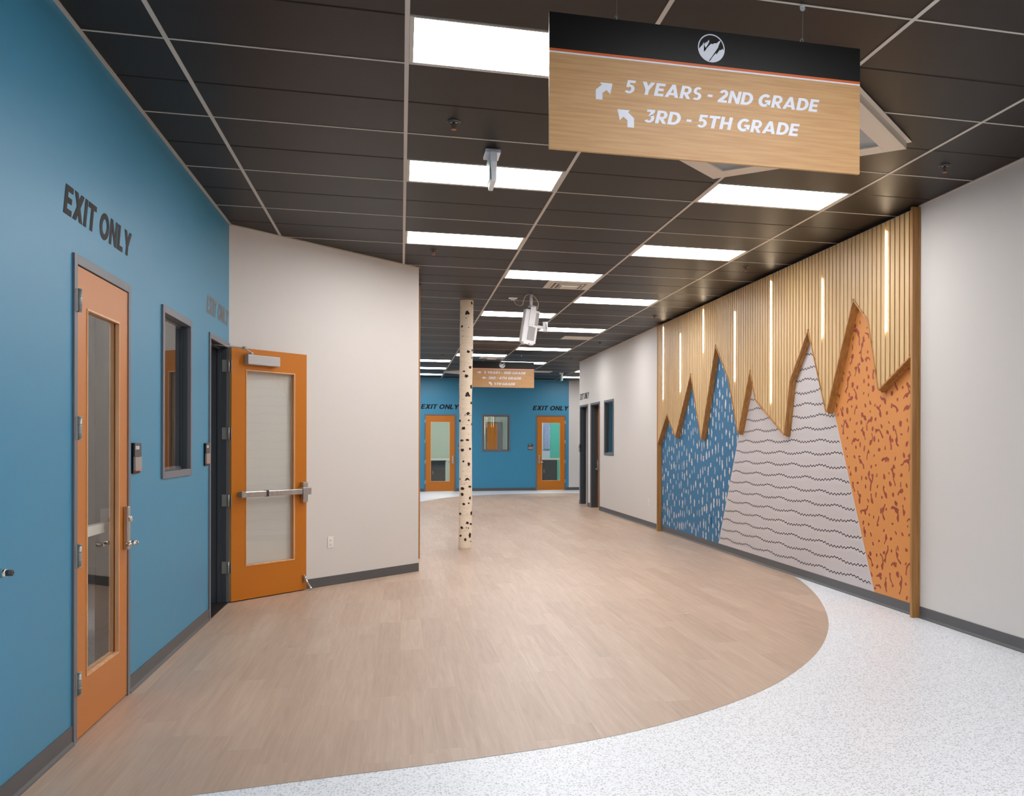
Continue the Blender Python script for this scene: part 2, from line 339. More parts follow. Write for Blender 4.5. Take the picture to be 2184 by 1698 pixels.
# ------------------------------------------------------------------ ceiling
GX, GY, GM = -1.1924, 4.1973, 1.2192      # grid origin and module
L_CELLS = [(1,0.5),(1,2.5),(1,4.5),(2,6),(3,2.5),(3,4.5),(3,7.5),(2,9),(3,10.5),(2,12),(3,13.5),(2,15),(3,16.5),(1,16.5),(1,18.5),(1,20.5),(5,18.5),(5,20.5)]
EXTRA = [(3,-2.5),(2,-1.5),(2,-3.5),(1,-5.5),(3,-5.5),(-1,17.5),(-1,20.5)]  # unseen lit panels, added to brighten the sign, walls and floor
lit = set(L_CELLS+EXTRA)
b = MB(); g = 0.006
for i in range(-7, 13):
    for j2 in range(-20, 56):
        j = j2/2
        if (i, j) in lit: continue
        x0, x1 = GX+i*GM+0.004, GX+(i+1)*GM-0.004; y0, y1 = GY+j*GM, GY+(j+0.5)*GM
        ya, yb = (y0, y1-g) if j2 % 2 == 0 else (y0+g, y1)
        e = 0.006   # bevelled score edge
        if j2 % 2 == 0:
            b.poly([(x0,ya,H),(x0,yb-e,H),(x1,yb-e,H),(x1,ya,H)], 'ceil'); b.poly([(x0,yb-e,H),(x0,yb+g,H+0.004),(x1,yb+g,H+0.004),(x1,yb-e,H)], 'ceil')
        else:
            b.poly([(x0,ya+e,H),(x0,yb,H),(x1,yb,H),(x1,ya+e,H)], 'ceil'); b.poly([(x0,ya-g,H+0.004),(x0,ya+e,H),(x1,ya+e,H),(x1,ya-g,H+0.004)], 'ceil')
b.box(-9.5,14.5,-8,38.5,H+0.06,H+0.1,'ceil')
ceiling = struct(b.build('ceiling', fix=False), 'dark brown tiled ceiling')
b = MB(); tw = 0.012
for i in range(-7, 14):
    x = GX+i*GM; b.box(x-tw, x+tw, -8, 38, H-0.003, H+0.03, 'tee')
for j in range(-10, 28):
    y = GY+j*GM; b.box(GX-7*GM, GX+13*GM, y-tw*0.62, y+tw*0.62, H-0.0025, H+0.025, 'tee')
struct(b.build('trim_1', fix=True), 'white ceiling grid bars')

# ------------------------------------------------------------------ walls with openings
def wall_y(name, x0, x1, y0, y1, openings, m, label=None, z1=TOP, front=None, mback='grey_room'):
    """wall running along y, openings [(ya,yb,za,zb)]"""
    b = MB(); ys = y0
    def seg(ya, yb, za, zb):
        if yb-ya > 1e-4 and zb-za > 1e-4: b.box(x0, x1, ya, yb, za, zb, m)
    for ya, yb, za, zb in sorted(openings):
        seg(ys, ya, 0, z1); seg(ya, yb, 0, za); seg(ya, yb, zb, z1); ys = yb
    seg(ys, y1, 0, z1)
    o = struct(b.build(name), label); return o
def wall_x(name, y0, y1, x0, x1, openings, m, label=None, z1=TOP):
    b = MB(); xs = x0
    def seg(xa, xb, za, zb):
        if xb-xa > 1e-4 and zb-za > 1e-4: b.box(xa, xb, y0, y1, za, zb, m)
    for xa, xb, za, zb in sorted(openings):
        seg(xs, xa, 0, z1); seg(xa, xb, 0, za); seg(xa, xb, zb, z1); xs = xb
    seg(xs, x1, 0, z1)
    return struct(b.build(name), label)
WT = 0.15
D1 = (5.36, 6.39); W1 = (7.19, 8.13); D2 = (8.86, 9.84)
DT = 2.50; WB, WTOP = 1.285, 2.50
wall_y('wall_left', XL-WT, XL, -8, 9.90, [(D1[0]+.04,D1[1]-.04,0,DT-.04),(W1[0]+.04,W1[1]-.04,WB+.04,WTOP-.04),(D2[0]+.04,D2[1]-.03,0,DT-.04)], 'blue', 'blue painted wall with two doors and a window')
# angled cream wall
d = (CB-CA).normalized(); n = Vector((-d.y, d.x, 0))     # n points away from the corridor
b = MB()
A0 = CA-d*0.0; P = [A0, CB, CB+n*WT, A0+n*WT]
b.hexa([(p.x,p.y,0) for p in P]+[(p.x,p.y,TOP) for p in P], 'cream')
struct(b.build('wall_angled'), 'cream wall set at an angle beside the open orange door')
wall_y('wall_hall', 0.05, 0.205, 11.668, 22.0, [], 'cream', 'cream wall running back behind the angled wall')
wall_x('wall_side', 21.85, 22.0, -9, 0.205, [], 'cream')
wall_y('wall_far', -9.15, -9, -8, 36, [], 'cream')
D3 = (22.78, 23.86); D4 = (21.36, 22.46); W2 = (19.88, 20.86)
wall_y('wall_right', XR, XR+WT, -8, 23.95, [(D3[0]+.036,D3[1]-.036,0,2.489),(D4[0]+.036,D4[1]-.036,0,2.489),(W2[0]+.04,W2[1]-.04,WB+.0,WTOP-.02)], 'cream', 'long cream wall on the right')
D5 = (0.718, 1.735); D6 = (4.309, 5.33); W3 = (2.556, 3.466)
wall_x('wall_back', YB, YB+WT, -9, 5.42, [(D5[0]+.038,D5[1]-.038,0,DT-.038),(W3[0]+.04,W3[1]-.04,WB+.04,WTOP-.04),(D6[0]+.038,D6[1]-.038,0,DT-.038)], 'blue', 'bright blue wall at the far end with two doors and a window')
wall_x('wall_end', YB, YB+WT, 5.42, 14, [], 'cream', 'narrow cream wall beyond the blue far wall')
wall_y('wall_outer', 14, 14.15, 23.8, 36, [], 'cream')
wall_x('wall_corner', 23.80, 23.95, XR+WT, 14, [], 'cream')
wall_x('wall_front', -8.15, -8, -9, 6, [], 'cream')
# rooms behind the walls
wall_x('wall_room', 13.0, 13.1, -9, 0.05, [], 'grey_room')
wall_y('wall_classroom', 8.5, 8.6, -8, 23.8, [], 'blue')
wall_x('wall_office', 36.0, 36.1, -9, 14, [], 'grey_room', 'pale green wall seen through the far door glass')
b = MB(); b.box(3.9,4.0,YB+WT,36,0,TOP,'lav'); b.box(7.2,7.3,YB+WT,36,0,TOP,'teal_room'); b.box(-1.1,-1.0,YB+WT,36,0,TOP,'grey_room'); struct(b.build('wall_partition'))  # leftmost partition is added, unseen, to confine the room's light
b = MB(); b.box(5.42,7.2,35.2,35.3,0,TOP,'teal_room'); b.box(4.0,5.42,35.2,35.3,0,TOP,'lav'); struct(b.build('wall_partition_back'))

# baseboards
def base_y(name, x, sgn, y0, y1, gaps=()):
    b = MB(); ys = y0
    for a, c in sorted(gaps)+[(y1, y1)]:
        if a > ys:
            b.box(min(x, x+sgn*0.006), max(x, x+sgn*0.006), ys, a, 0.0, 0.102, 'base')
            b.prism([(x+sgn*0.006,ys,0.022),(x+sgn*0.006,ys,0.0),(x+sgn*0.018,ys,0.0),(x+sgn*0.014,ys,0.010)],(0,a-ys,0),'base')
        ys = c
    return struct(b.build(name), 'dark grey rubber baseboard')
base_y('baseboard_left', XL, 1, -8, D2[0], [D1])
base_y('baseboard_right', XR, -1, -8, 23.95, [D3, D4, (7.452,7.487), (16.02,16.06)])
b = MB()
for a, c in ((-9,D5[0]),(D5[1],D6[0]),(D6[1],14)): b.box(a, c, YB-0.008, YB, 0, 0.095, 'base')
struct(b.build('baseboard_back'))
b = MB(); q0 = CA+d*0.06; q1 = CB; m_ = -n*0.008
b.hexa([tuple(p) for p in (q0,q1,q1+m_,q0+m_)]+[tuple(p+Vector((0,0,0.102))) for p in (q0,q1,q1+m_,q0+m_)], 'base')
struct(b.build('baseboard_angled'))
# ceiling angles
b = MB(); b.box(XL, XL+0.022, -8, 9.87, H-0.006, H+0.02, 'angle'); struct(b.build('trim_2'), 'pale metal edge strip between blue wall and ceiling')
b = MB(); m_ = -n*0.022
b.hexa([(p.x,p.y,H-0.006) for p in (CA,CB,CB+m_,CA+m_)]+[(p.x,p.y,H+0.02) for p in (CA,CB,CB+m_,CA+m_)], 'angle'); struct(b.build('trim_3'))
b = MB(); b.box(XR-0.022, XR, -8, 7.45, H-0.006, H+0.02, 'angle'); b.box(XR-0.022, XR, 16.06, 23.95, H-0.006, H+0.02, 'angle'); struct(b.build('trim_4'))
b = MB(); b.box(-9, 14, YB-0.022, YB, H-0.005, H+0.02, 'tee'); struct(b.build('trim_5'))
# threshold strip at the open door
b = MB(); b.box(XL-WT-0.02, XL+0.01, D2[0]+.05, D2[1]-.04, 0.0, 0.008, 'threshold'); struct(b.build('trim_6'), 'black threshold strip in the open doorway')

# ------------------------------------------------------------------ doors and windows
# local frame of every door: X along wall (viewer's left to right), Y out of the wall into the wall body, Z up; front wall face at Y=0
def door_frame_mb(w, h, depth=WT, fw_=0.05, proud=0.012, m='frame', mj='jamb'):
    b = MB()
    for x0, x1 in ((0, fw_), (w-fw_, w)):
        b.box(x0, x1, -proud, 0.012, 0, h, m)
    b.box(fw_, w-fw_, -proud, 0.012, h-fw_, h, m)
    b.box(fw_-0.012, fw_, 0.012, depth+0.02, 0, h-fw_, mj); b.box(w-fw_, w-fw_+0.012, 0.012, depth+0.02, 0, h-fw_, mj)
    b.box(fw_, w-fw_, 0.012, depth+0.02, h-fw_, h-fw_+0.012, mj)
    # stops
    b.box(fw_, fw_+0.016, 0.062, 0.09, 0, h-fw_, mj); b.box(w-fw_-0.016, w-fw_, 0.062, 0.09, 0, h-fw_, mj); b.box(fw_, w-fw_, 0.062, 0.09, h-fw_-0.016, h-fw_, mj)
    return b
def leaf_parts(par, w, h, gx0, gx1, gz0, gz1, hinge_left, t=0.045, y0=0.0, bar=True, lever=True, exposed=False):
    """leaf with origin at its left bottom front corner"""
    L = MB(); z0 = 0.012
    L.box(0, gx0, y0, y0+t, z0, h, 'orange'); L.box(gx1, w, y0, y0+t, z0, h, 'orange')
    L.box(gx0, gx1, y0, y0+t, z0, gz0, 'orange'); L.box(gx0, gx1, y0, y0+t, gz1, h, 'orange')
    leaf = L.build('leaf', par)
    e = MB()
    xe = (-0.0012, 0) if hinge_left else (w, w+0.0012)
    e.box(xe[0], xe[1], y0+0.001, y0+t-0.001, z0, h-0.001, 'dooredge'); e.build('leaf_edge', leaf)['label'] = 'bare wood door edge'
    s = MB(); k = 0.010
    for ya, yb in ((y0-0.004, y0+0.017), (y0+t-0.017, y0+t+0.004)):
        s.box(gx0, gx0+k, ya, yb, gz0, gz1, 'stopw'); s.box(gx1-k, gx1, ya, yb, gz0, gz1, 'stopw')
        s.box(gx0+k, gx1-k, ya, yb, gz0, gz0+k, 'stopw'); s.box(gx0+k, gx1-k, ya, yb, gz1-k, gz1, 'stopw')
    s.build('glazing_bead', leaf)
    gl = MB(); gl.box(gx0+0.004, gx1-0.004, y0+t/2-0.003, y0+t/2+0.003, gz0+0.004, gz1-0.004, 'glass'); gl.build('glass_pane', leaf)
    if lever:
        lx = w-0.062 if hinge_left else 0.062; sg = -1 if hinge_left else 1
        p = MB(); p.box(lx-0.026, lx+0.026, y0-0.028, y0, 0.895, 1.155, 'steel'); pl = p.build('lock_plate', par, bevel=0.005)
        c = MB(); c.cyl((lx, y0-0.042, 1.08), (lx, y0-0.028, 1.08), 0.017, 'chrome'); c.build('key_cylinder', pl)
        for side, yy in ((-1, y0-0.016), (1, y0+t)):
            v = MB(); y2 = yy+side*0.055
            v.cyl((lx, yy, 0.937), (lx, y2, 0.937), 0.011, 'chrome')
            v.tube([(lx, y2, 0.937), (lx+sg*0.03, y2+side*0.004, 0.937), (lx+sg*0.12, y2, 0.937), (lx+sg*0.128, y2-side*0.03, 0.937)], 0.010, 'chrome', 10)
            v.build('lever_handle', par)
    if bar:
        v = MB(); yy = y0+t
        v.box(gx0-0.06, w-0.05 if hinge_left else w-0.12, yy+0.035, yy+0.075, 1.01, 1.065, 'counter')
        bx = w-0.075 if hinge_left else 0.005
        v.box(bx, bx+0.07, yy, yy+0.08, 0.93, 1.14, 'closer')
        v.build('exit_bar', par)
    return leaf
def hinge(par, x, z, y=-0.020, side=1):
    h = MB(); h.cyl((x, y, z-0.057), (x, y, z+0.057), 0.010, 'hinge', n=12)
    for k in (-0.057, -0.022, 0.022, 0.057): h.cyl((x, y, z+k-0.003), (x, y, z+k+0.003), 0.0115, 'hinge', n=12)
    h.box(min(x, x-side*0.035), max(x, x-side*0.035), -0.0145, -0.012, z-0.057, z+0.057, 'hinge')
    return h.build('hinge', par)
def door(n, loc, rz, w, h, hinge_left, label, gl, depth=WT):
    t = thing('door_%d' % n, label, None, loc, rz, kind='structure')
    door_frame_mb(w, h, depth).build('door_frame', t, bevel=0.002)
    lf = bpy.data.objects.new('door_leaf', None); COL.objects.link(lf); lf.parent = t; lf.location = (0.055, 0.008, 0); lf['_local'] = 1
    # merge: build leaf parts directly under the door
    bpy.data.objects.remove(lf)
    W_ = w-0.11
    sub = leaf_parts_offset(t, 0.055, -0.006, W_, h-0.056, gl, hinge_left)
    for z in (0.30, 0.955, 1.61, 2.265): hinge(t, 0.053 if hinge_left else w-0.053, z, side=1 if hinge_left else -1)
    return t
def leaf_parts_offset(t, ox, oy, W_, h_, gl, hinge_left, **k):
    before = set(bpy.data.objects)
    lf = leaf_parts(t, W_, h_, gl[0], gl[1], gl[2], gl[3], hinge_left, **k)
    for o in set(bpy.data.objects)-before:
        if o.parent == t: o.location = (ox, oy, 0)
    return lf
HP = math.pi/2
# left wall: X_local = +y, Y_local = -x  -> rz = +90deg
door(1, (XL, D1[0], 0), HP, D1[1]-D1[0], DT, True, 'closed orange door with tall glass in the near blue wall', (0.155, 0.745, 0.30, 2.245))
door(5, (D5[0], YB, 0), 0, D5[1]-D5[0], DT, True, 'orange glazed door at the left end of the far blue wall', (0.150, 0.755, 0.32, 2.245))
door(6, (D6[0], YB, 0), 0, D6[1]-D6[0], DT, False, 'orange glazed door at the right end of the far blue wall', (0.150, 0.760, 0.32, 2.245))
# open doorway in the left wall
d2 = thing('door_2', 'open orange glazed door standing against the angled cream wall', None, (XL, D2[0], 0), HP, kind='structure')
door_frame_mb(D2[1]-D2[0], DT, WT).build('door_frame', d2, bevel=0.002)
LA = Vector((-1.572, 9.775, 0)); LB = Vector((-0.940, 10.462, 0)); ang = math.atan2((LB-LA).y, (LB-LA).x)
inv = Matrix.Rotation(-HP, 4, 'Z') @ Matrix.Translation((-XL, -D2[0], 0))
lw = 0.912; lh = 2.462
before = set(bpy.data.objects)
leaf_parts(d2, lw, lh, 0.160, 0.757, 0.335, 2.255, True, bar=False, lever=False)
# surface closer
v = MB(); v.box(0.137, 0.520, -0.062, 0, 2.305, 2.400, 'closer'); v.build('closer_body', d2, bevel=0.006)
v = MB(); v.cyl((0.20,-0.032,2.40),(0.20,-0.032,2.425),0.016,'closer'); v.hexa([(0.19,-0.045,2.418),(0.21,-0.02,2.418),(0.05,-0.11,2.442),(0.035,-0.14,2.442),(0.19,-0.045,2.426),(0.21,-0.02,2.426),(0.05,-0.11,2.450),(0.035,-0.14,2.450)],'closer')
v.cyl((0.045,-0.125,2.436),(0.045,-0.125,2.462),0.020,'closer'); v.cyl((0.045,-0.125,2.452),(-0.53,-0.13,2.449),0.005,'hinge'); v.build('closer_arm', d2)
# exit device
v = MB(); v.box(0.10, 0.80, -0.075, -0.035, 1.012, 1.068, 'steel'); eb = v.build('exit_bar', d2, bevel=0.008)
v = MB(); v.box(0.058, 0.10, -0.075, -0.035, 1.010, 1.070, 'hinge'); v.box(0.06, 0.098, -0.035, 0, 1.02, 1.06, 'hinge'); v.build('bar_end_cap', eb)
v = MB(); v.box(0.345, 0.372, -0.0775, -0.033, 1.009, 1.071, 'darkgrey'); v.build('bar_sleeve', eb)['label'] = 'black sleeve on the bar'
v = MB(); v.box(0.825, 0.888, -0.052, 0, 0.925, 1.135, 'steel'); v.box(0.795, 0.905, -0.085, -0.02, 1.005, 1.080, 'steel'); v.build('latch_case', d2, bevel=0.006)
v = MB(); v.box(0.862,0.892,-0.012,0,0.085,0.165,'steel'); v.cyl((0.877,-0.022,0.15),(0.877,-0.022,0.11),0.014,'steel'); v.cyl((0.877,-0.024,0.125),(0.925,-0.045,0.035),0.010,'chrome'); v.cyl((0.925,-0.045,0.035),(0.930,-0.046,0.010),0.014,'chrome')
v.build('kick_stop', d2)['label'] = 'steel kick-down door holder'
LM = inv @ Matrix.Translation(LA) @ Matrix.Rotation(ang, 4, 'Z')
for o in set(bpy.data.objects)-before:
    if o.parent == d2: o.matrix_local = LM
for z in (0.34, 0.985, 1.63, 2.28):
    v = MB(); v.cyl((-1.598, 9.772, z-0.057), (-1.598, 9.772, z+0.057), 0.009, 'hinge', n=12)
    v.box(-1.66, -1.603, D2[1]-0.054, D2[1]-0.050, z-0.057, z+0.057, 'hinge')
    q = Vector((math.cos(ang+HP), math.sin(ang+HP), 0)); e0 = LA; e1 = LA+q*0.043; nn = Vector((math.cos(ang), math.sin(ang),0))*-0.004
    v.hexa([tuple(p+Vector((0,0,z-0.057))) for p in (e0,e1,e1+nn,e0+nn)]+[tuple(p+Vector((0,0,z+0.057))) for p in (e0,e1,e1+nn,e0+nn)], 'hinge')
    o = v.build('hinge', None); o.data.transform(inv); o.parent = d2
# doorways in the right wall: X_local = -y
def rdoor(n, D, label, leaf):
    t = thing('door_%d' % n, label, None, (XR, D[1], 0), -HP, kind='structure')
    door_frame_mb(D[1]-D[0], 2.525, WT+0.06, mj='jamb').build('door_frame', t, bevel=0.002)
    if leaf: leaf_parts_offset(t, 0.056, WT+0.015, D[1]-D[0]-0.112, 2.47, (0.155, 0.80, 0.32, 2.245), False, bar=False)
    return t
rdoor(3, D3, 'empty dark doorway at the far end of the right wall under exit lettering', False)
rdoor(4, D4, 'deep grey doorway with recessed orange door in the right wall', True)
def window(n, loc, rz, w, z0, z1, label, depth=WT):
    t = thing('window_%d' % n, label, None, loc, rz, kind='structure')
    b = MB(); f = 0.050; p = 0.014
    b.box(0, f, -p, 0.012, z0, z1, 'frame'); b.box(w-f, w, -p, 0.012, z0, z1, 'frame')
    b.box(f, w-f, -p, 0.012, z1-f, z1, 'frame'); b.box(f, w-f, -p, 0.012, z0, z0+f, 'frame')
    b.box(f-0.014, f, 0.012, depth+0.02, z0+f, z1-f, 'jamb'); b.box(w-f, w-f+0.014, 0.012, depth+0.02, z0+f, z1-f, 'jamb')
    b.box(f, w-f, 0.012, depth+0.02, z1-f, z1-f+0.012, 'frame'); b.box(f, w-f, 0.012, depth+0.02, z0+f-0.012, z0+f, 'frame')
    k = 0.022; ya, yb = 0.05, 0.09
    b.box(f, f+k, ya, yb, z0+f, z1-f, 'jamb'); b.box(w-f-k, w-f, ya, yb, z0+f, z1-f, 'jamb'); b.box(f+k, w-f-k, ya, yb, z1-f-k, z1-f, 'frame'); b.box(f+k, w-f-k, ya, yb, z0+f, z0+f+k, 'frame')
    b.build('window_frame', t, bevel=0.002)
    g_ = MB(); g_.box(f+0.006, w-f-0.006, 0.042, 0.048, z0+f+0.006, z1-f-0.006, 'glass'); g_.build('glass_pane', t)
    return t
window(1, (XL, W1[0], 0), HP, W1[1]-W1[0], WB, WTOP, 'tall grey framed window in the near blue wall')
window(2, (XR, W2[1], 0), -HP, W2[1]-W2[0], WB+.005, WTOP+.02, 'narrow grey framed window in the right cream wall')
window(3, (W3[0], YB, 0), 0, W3[1]-W3[0], WB-.005, WTOP, 'grey framed window between the two far doors')

# ------------------------------------------------------------------ EXIT ONLY lettering
def exit_text(o, r, m, label, wd=1.22):
    t = thing('exit_lettering', label, 'lettering', o, group='exit only lettering over the doors')
    lettering('lettering_word', 'EXIT ONLY', (0,0,0), r, wd, 0.152, m, t, shear=0.26)
exit_text((XL+0.001, 5.225, 2.672), (0,1,0), 'black', 'glossy black EXIT ONLY lettering above the closed door in the near blue wall')
exit_text((XL+0.001, 8.765, 2.660), (0,1,0), 'sheenvinyl', 'black EXIT ONLY lettering with painted grey sheen above the open doorway in the near blue wall', 1.075)
exit_text((0.612, YB-0.001, 2.660), (1,0,0), 'black', 'black EXIT ONLY lettering above the left door of the far blue wall')
exit_text((4.205, YB-0.001, 2.655), (1,0,0), 'black', 'black EXIT ONLY lettering above the right door of the far blue wall')
exit_text((XR-0.001, 23.88, 2.665), (0,-1,0), 'black', 'black EXIT ONLY lettering on the right cream wall')

# ------------------------------------------------------------------ room plaques
def plaque(loc, rz, label, w=0.155):
    t = thing('room_plaque', label, 'sign', loc, rz, group='room plaques beside the doors')
    b = MB(); b.box(0, w, -0.012, 0, 0, 0.19, 'signblack'); bp = b.build('back_plate', t)
    b = MB(); b.box(0.004, w, -0.020, -0.012, 0.105, 0.19, 'plaque'); up_ = b.build('upper_panel', t)
    b = MB(); b.box(0.004, w, -0.024, -0.012, 0.022, 0.103, 'plaque2'); lo = b.build('lower_panel', t)
    b = MB(); b.box(0.004, w, -0.0245, -0.0125, 0.016, 0.022, 'signorange'); b.build('accent_strip', t)['label'] = 'thin orange strip'
    lettering('plaque_lettering', 'CM.100', (0.018, -0.0205, 0.150), (1,0,0), 0.085, 0.022, 'signwhite', up_, shear=0, extrude=0.0005)
    return t
p0 = plaque((XL, 6.445, 1.345), HP, 'dark and grey room plaque beside the closed near orange door')
dup(p0, (XL, 8.655, 1.345), label='small room plaque beside the open doorway in the near blue wall')
dup(p0, (4.06, YB, 1.345), (0,0,0), 'dark room plaque left of the far right orange door')
dup(p0, (1.79, YB, 1.345), (0,0,0), 'room plaque on the far blue wall half hidden behind the birch trunk')
dup(p0, (XR, 23.945, 1.34), (0,0,-HP), 'small plaque at the far corner of the right cream wall')

# ------------------------------------------------------------------ outlets, stop
def outlet(loc, rz, label, m='white'):
    t = thing('wall_outlet', label, 'outlet', loc, rz, group='wall outlets' )
    b = MB(); b.box(-0.038, 0.038, -0.006, 0, -0.062, 0.062, m); b.build('cover_plate', t, bevel=0.003)
    b = MB()
    for z in (-0.021, 0.021):
        b.box(-0.017, 0.017, -0.009, -0.005, z-0.015, z+0.015, m)
        if m == 'white': b.box(-0.008,-0.005,-0.0095,-0.008,z-0.005,z+0.006,'darkgrey'); b.box(0.005,0.008,-0.0095,-0.008,z-0.005,z+0.006,'darkgrey'); b.cyl((0,-0.0095,z-0.010),(0,-0.008,z-0.010),0.003,'darkgrey',n=8)
    b.build('receptacle', t)
    return t
po = CA+d*1.235; outlet((po.x, po.y, 0.467), math.atan2(d.y,d.x), 'white wall outlet low on the angled cream wall')
outlet((XR, 16.88, 0.46), -HP, 'white wall outlet low on the right cream wall beyond the slat panel')
outlet((XR-0.004, 13.28, 0.40), -HP, 'blue painted outlet cover low in the blue mural', 'mblue')
t = thing('wall_door_stop', 'silver wall door stop with grey rubber tip at the left edge', 'door stop', (XL, 4.345, 1.008), 0)
b = MB(); b.cyl((0,0,0),(0.004,0,0),0.034,'chrome'); b.cyl((0.004,0,0),(0.05,-0.0,0),0.024,'chrome',r1=0.020); b.cyl((0.05,0,0),(0.072,0,0),0.020,'chrome',r1=0.016); b.build('stop_body', t)
b = MB(); b.cyl((0.072,0,0),(0.092,0,0),0.013,'rubber'); b.torus((0.092,0,0),0.009,0.004,(1,0,0),'rubber'); b.build('rubber_tip', t)

# ------------------------------------------------------------------ ceiling lights
def cell(i, j): return (GX+(i+0.5)*GM, GY+(j+0.25)*GM)
def ceiling_light(i, j, label, group='lit white ceiling panels'):
    x, y = cell(i, j)
    t = thing('ceiling_light', label, 'ceiling light', (x, y, H), group=group)
    hx, hy = GM/2-0.013, GM/4-0.010; e = 0.022
    b = MB()
    for a in ((-hx,-hx+e,-hy,hy),(hx-e,hx,-hy,hy),(-hx+e,hx-e,-hy,-hy+e*0.6),(-hx+e,hx-e,hy-e*0.6,hy)): b.box(*a, -0.001, 0.03, 'tee')
    b.build('light_frame', t)
    b = MB(); b.box(-hx+e, hx-e, -hy+e*0.6, hy-e*0.6, 0.001, 0.02, 'lamp'); b.build('diffuser', t)
    return t
def copy_light(src, i, j, label, group=None):
    x, y = cell(i, j); r = dup(src, (x, y, H), label=label)
    if group: r['group'] = group
    return r
LL = ['lit ceiling panel partly behind the left edge of the large hanging sign',
 'lit ceiling panel crossed by the small exit sign',
 'lit ceiling panel in the left row just before the cream wall corner',
 'lit ceiling panel directly in front of the square ceiling vent',
 'lit ceiling panel under the right part of the large hanging sign, above the slat wall',
 'second lit ceiling panel along the slat wall, smaller than the one by the sign',
 'third lit ceiling panel along the slat wall, right of the ceiling vent',
 'lit ceiling panel crossing behind the upper part of the projector',
 'lit ceiling panel behind the small sensor right of the projector',
 'lit ceiling panel between birch trunk and the lower half of the projector',
 'lit ceiling panel just under the bottom end of the projector',
 'lit ceiling panel crossing behind the birch trunk above the far hanging sign',
 'lit ceiling panel partly covered by the top of the far hanging sign',
 'topmost of the three short lit panels left of the birch trunk',
 'middle of the three short lit panels left of the birch trunk',
 'lowest of the three short lit panels left of the birch trunk',
 'small lit corner of a panel beside the far end of the right wall',
 'lit ceiling panel right beside the far exit sign']
l0 = ceiling_light(*L_CELLS[0], LL[0])
for (i, j), lb in list(zip(L_CELLS, LL))[1:]: copy_light(l0, i, j, lb)
EL = ['added lit ceiling panel behind the viewer on the right', 'first added lit ceiling panel behind the viewer', 'second added lit ceiling panel behind the viewer', 'rearmost left added ceiling panel behind the viewer', 'rearmost right added ceiling panel behind the viewer', 'added unseen ceiling panel round the corner left of the birch trunk', 'added ceiling panel in the far left corner of the hall, out of view']
for (i, j), lb in zip(EXTRA, EL): copy_light(l0, i, j, lb, 'added ceiling panels out of view')
def room_fill_light(x, y, z, m='roomfill', lb='added unseen ceiling light in the room behind the far left door'):  # unseen fixtures added to light the rooms behind the glass
    t = thing('room_fill_light', lb, 'ceiling light', (x,y,z), group='added ceiling lights inside the adjoining rooms')
    b = MB(); b.box(-0.6,0.6,-0.3,0.3,0,0.02,m); b.build('diffuser', t)
    b = MB()
    for a in ((-0.62,-0.6,-0.32,0.32),(0.6,0.62,-0.32,0.32),(-0.6,0.6,-0.32,-0.3),(-0.6,0.6,0.3,0.32)): b.box(*a,-0.002,0.02,'tee')
    b.build('light_frame', t); return t
rl = room_fill_light(1.4, 33.6, H-0.03)
dup(rl, (5.6, 33.3, H-0.03), label='added unseen ceiling light in the room behind the far right door')
room_fill_light(-4.2, 6.0, H-0.03, 'dimfill', 'added unseen ceiling light in the room behind the near blue wall')

# ------------------------------------------------------------------ ceiling frame, vents, sprinklers
t = thing('diamond_ceiling_frame', 'large square cream ceiling frame with grey centre turned diagonally behind the hanging sign', 'ceiling panel', (2.34, 5.88, H), math.pi/4)
hs = 0.75; bw = 0.15; b = MB()
for a in ((-hs,hs,-hs,-hs+bw),(-hs,hs,hs-bw,hs),(-hs,-hs+bw,-hs+bw,hs-bw),(hs-bw,hs,-hs+bw,hs-bw)): b.box(*a, -0.06, 0.0, 'panelcream')
fr = b.build('frame', t, bevel=0.002)
b = MB()
for a in ((-hs-.03,hs+.03,-hs-.03,-hs),(-hs-.03,hs+.03,hs,hs+.03),(-hs-.03,-hs,-hs,hs),(hs,hs+.03,-hs,hs)): b.box(*a, -0.008, -0.004, 'panelcream')
b.build('flange', fr)
b = MB(); b.box(-hs+bw-.01, hs-bw+.01, -hs+bw-.01, hs-bw+.01, -0.045, -0.03, 'panelgrey'); b.build('centre_panel', t)
def vent(x0, x1, y0, y1, label, plain=False):
    cx, cy = (x0+x1)/2, (y0+y1)/2; t = thing('ceiling_vent', label, 'vent', (cx, cy, H)); hx, hy = (x1-x0)/2, (y1-y0)/2
    b = MB(); b.box(-hx,hx,-hy,hy,-0.004,0.0,'vent'); pl = b.build('vent_plate', t)
    if not plain:
        b = MB(); k = [(0.80,0.010),(0.62,0.018),(0.44,0.026)]
        for s, z in k:
            a, c = hx*s, hy*s
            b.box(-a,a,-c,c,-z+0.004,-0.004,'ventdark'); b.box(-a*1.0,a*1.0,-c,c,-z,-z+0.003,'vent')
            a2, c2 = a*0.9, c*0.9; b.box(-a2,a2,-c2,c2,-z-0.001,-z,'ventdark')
        a, c = hx*0.36, hy*0.36; b.box(-a,a,-c,c,-0.034,-0.028,'vent'); b.build('louvre_cones', t)
    return t
vent(1.853, 2.452, 12.125, 12.725, 'square louvred ceiling vent right behind the fourth lit panel')
vent(3.10, 3.67, 18.25, 18.82, 'plain pale ceiling access plate right of the projector', True)
vent(1.86, 2.45, 23.12, 23.70, 'small louvred vent above the far hanging sign')
t = thing('ceiling_access_plate', 'pale flat ceiling plate right of the far hanging sign', 'vent', (3.95,27.4,H)); b = MB(); b.box(-0.3,0.3,-0.3,0.3,-0.01,0,'vent'); b.build('plate', t)
t = thing('ceiling_access_plate', 'pale angled ceiling plate just left of the birch trunk', 'vent', (1.75,28.0,H), math.pi/4); b = MB(); b.box(-0.4,0.4,-0.4,0.4,-0.05,0,'panelcream'); b.build('plate', t)
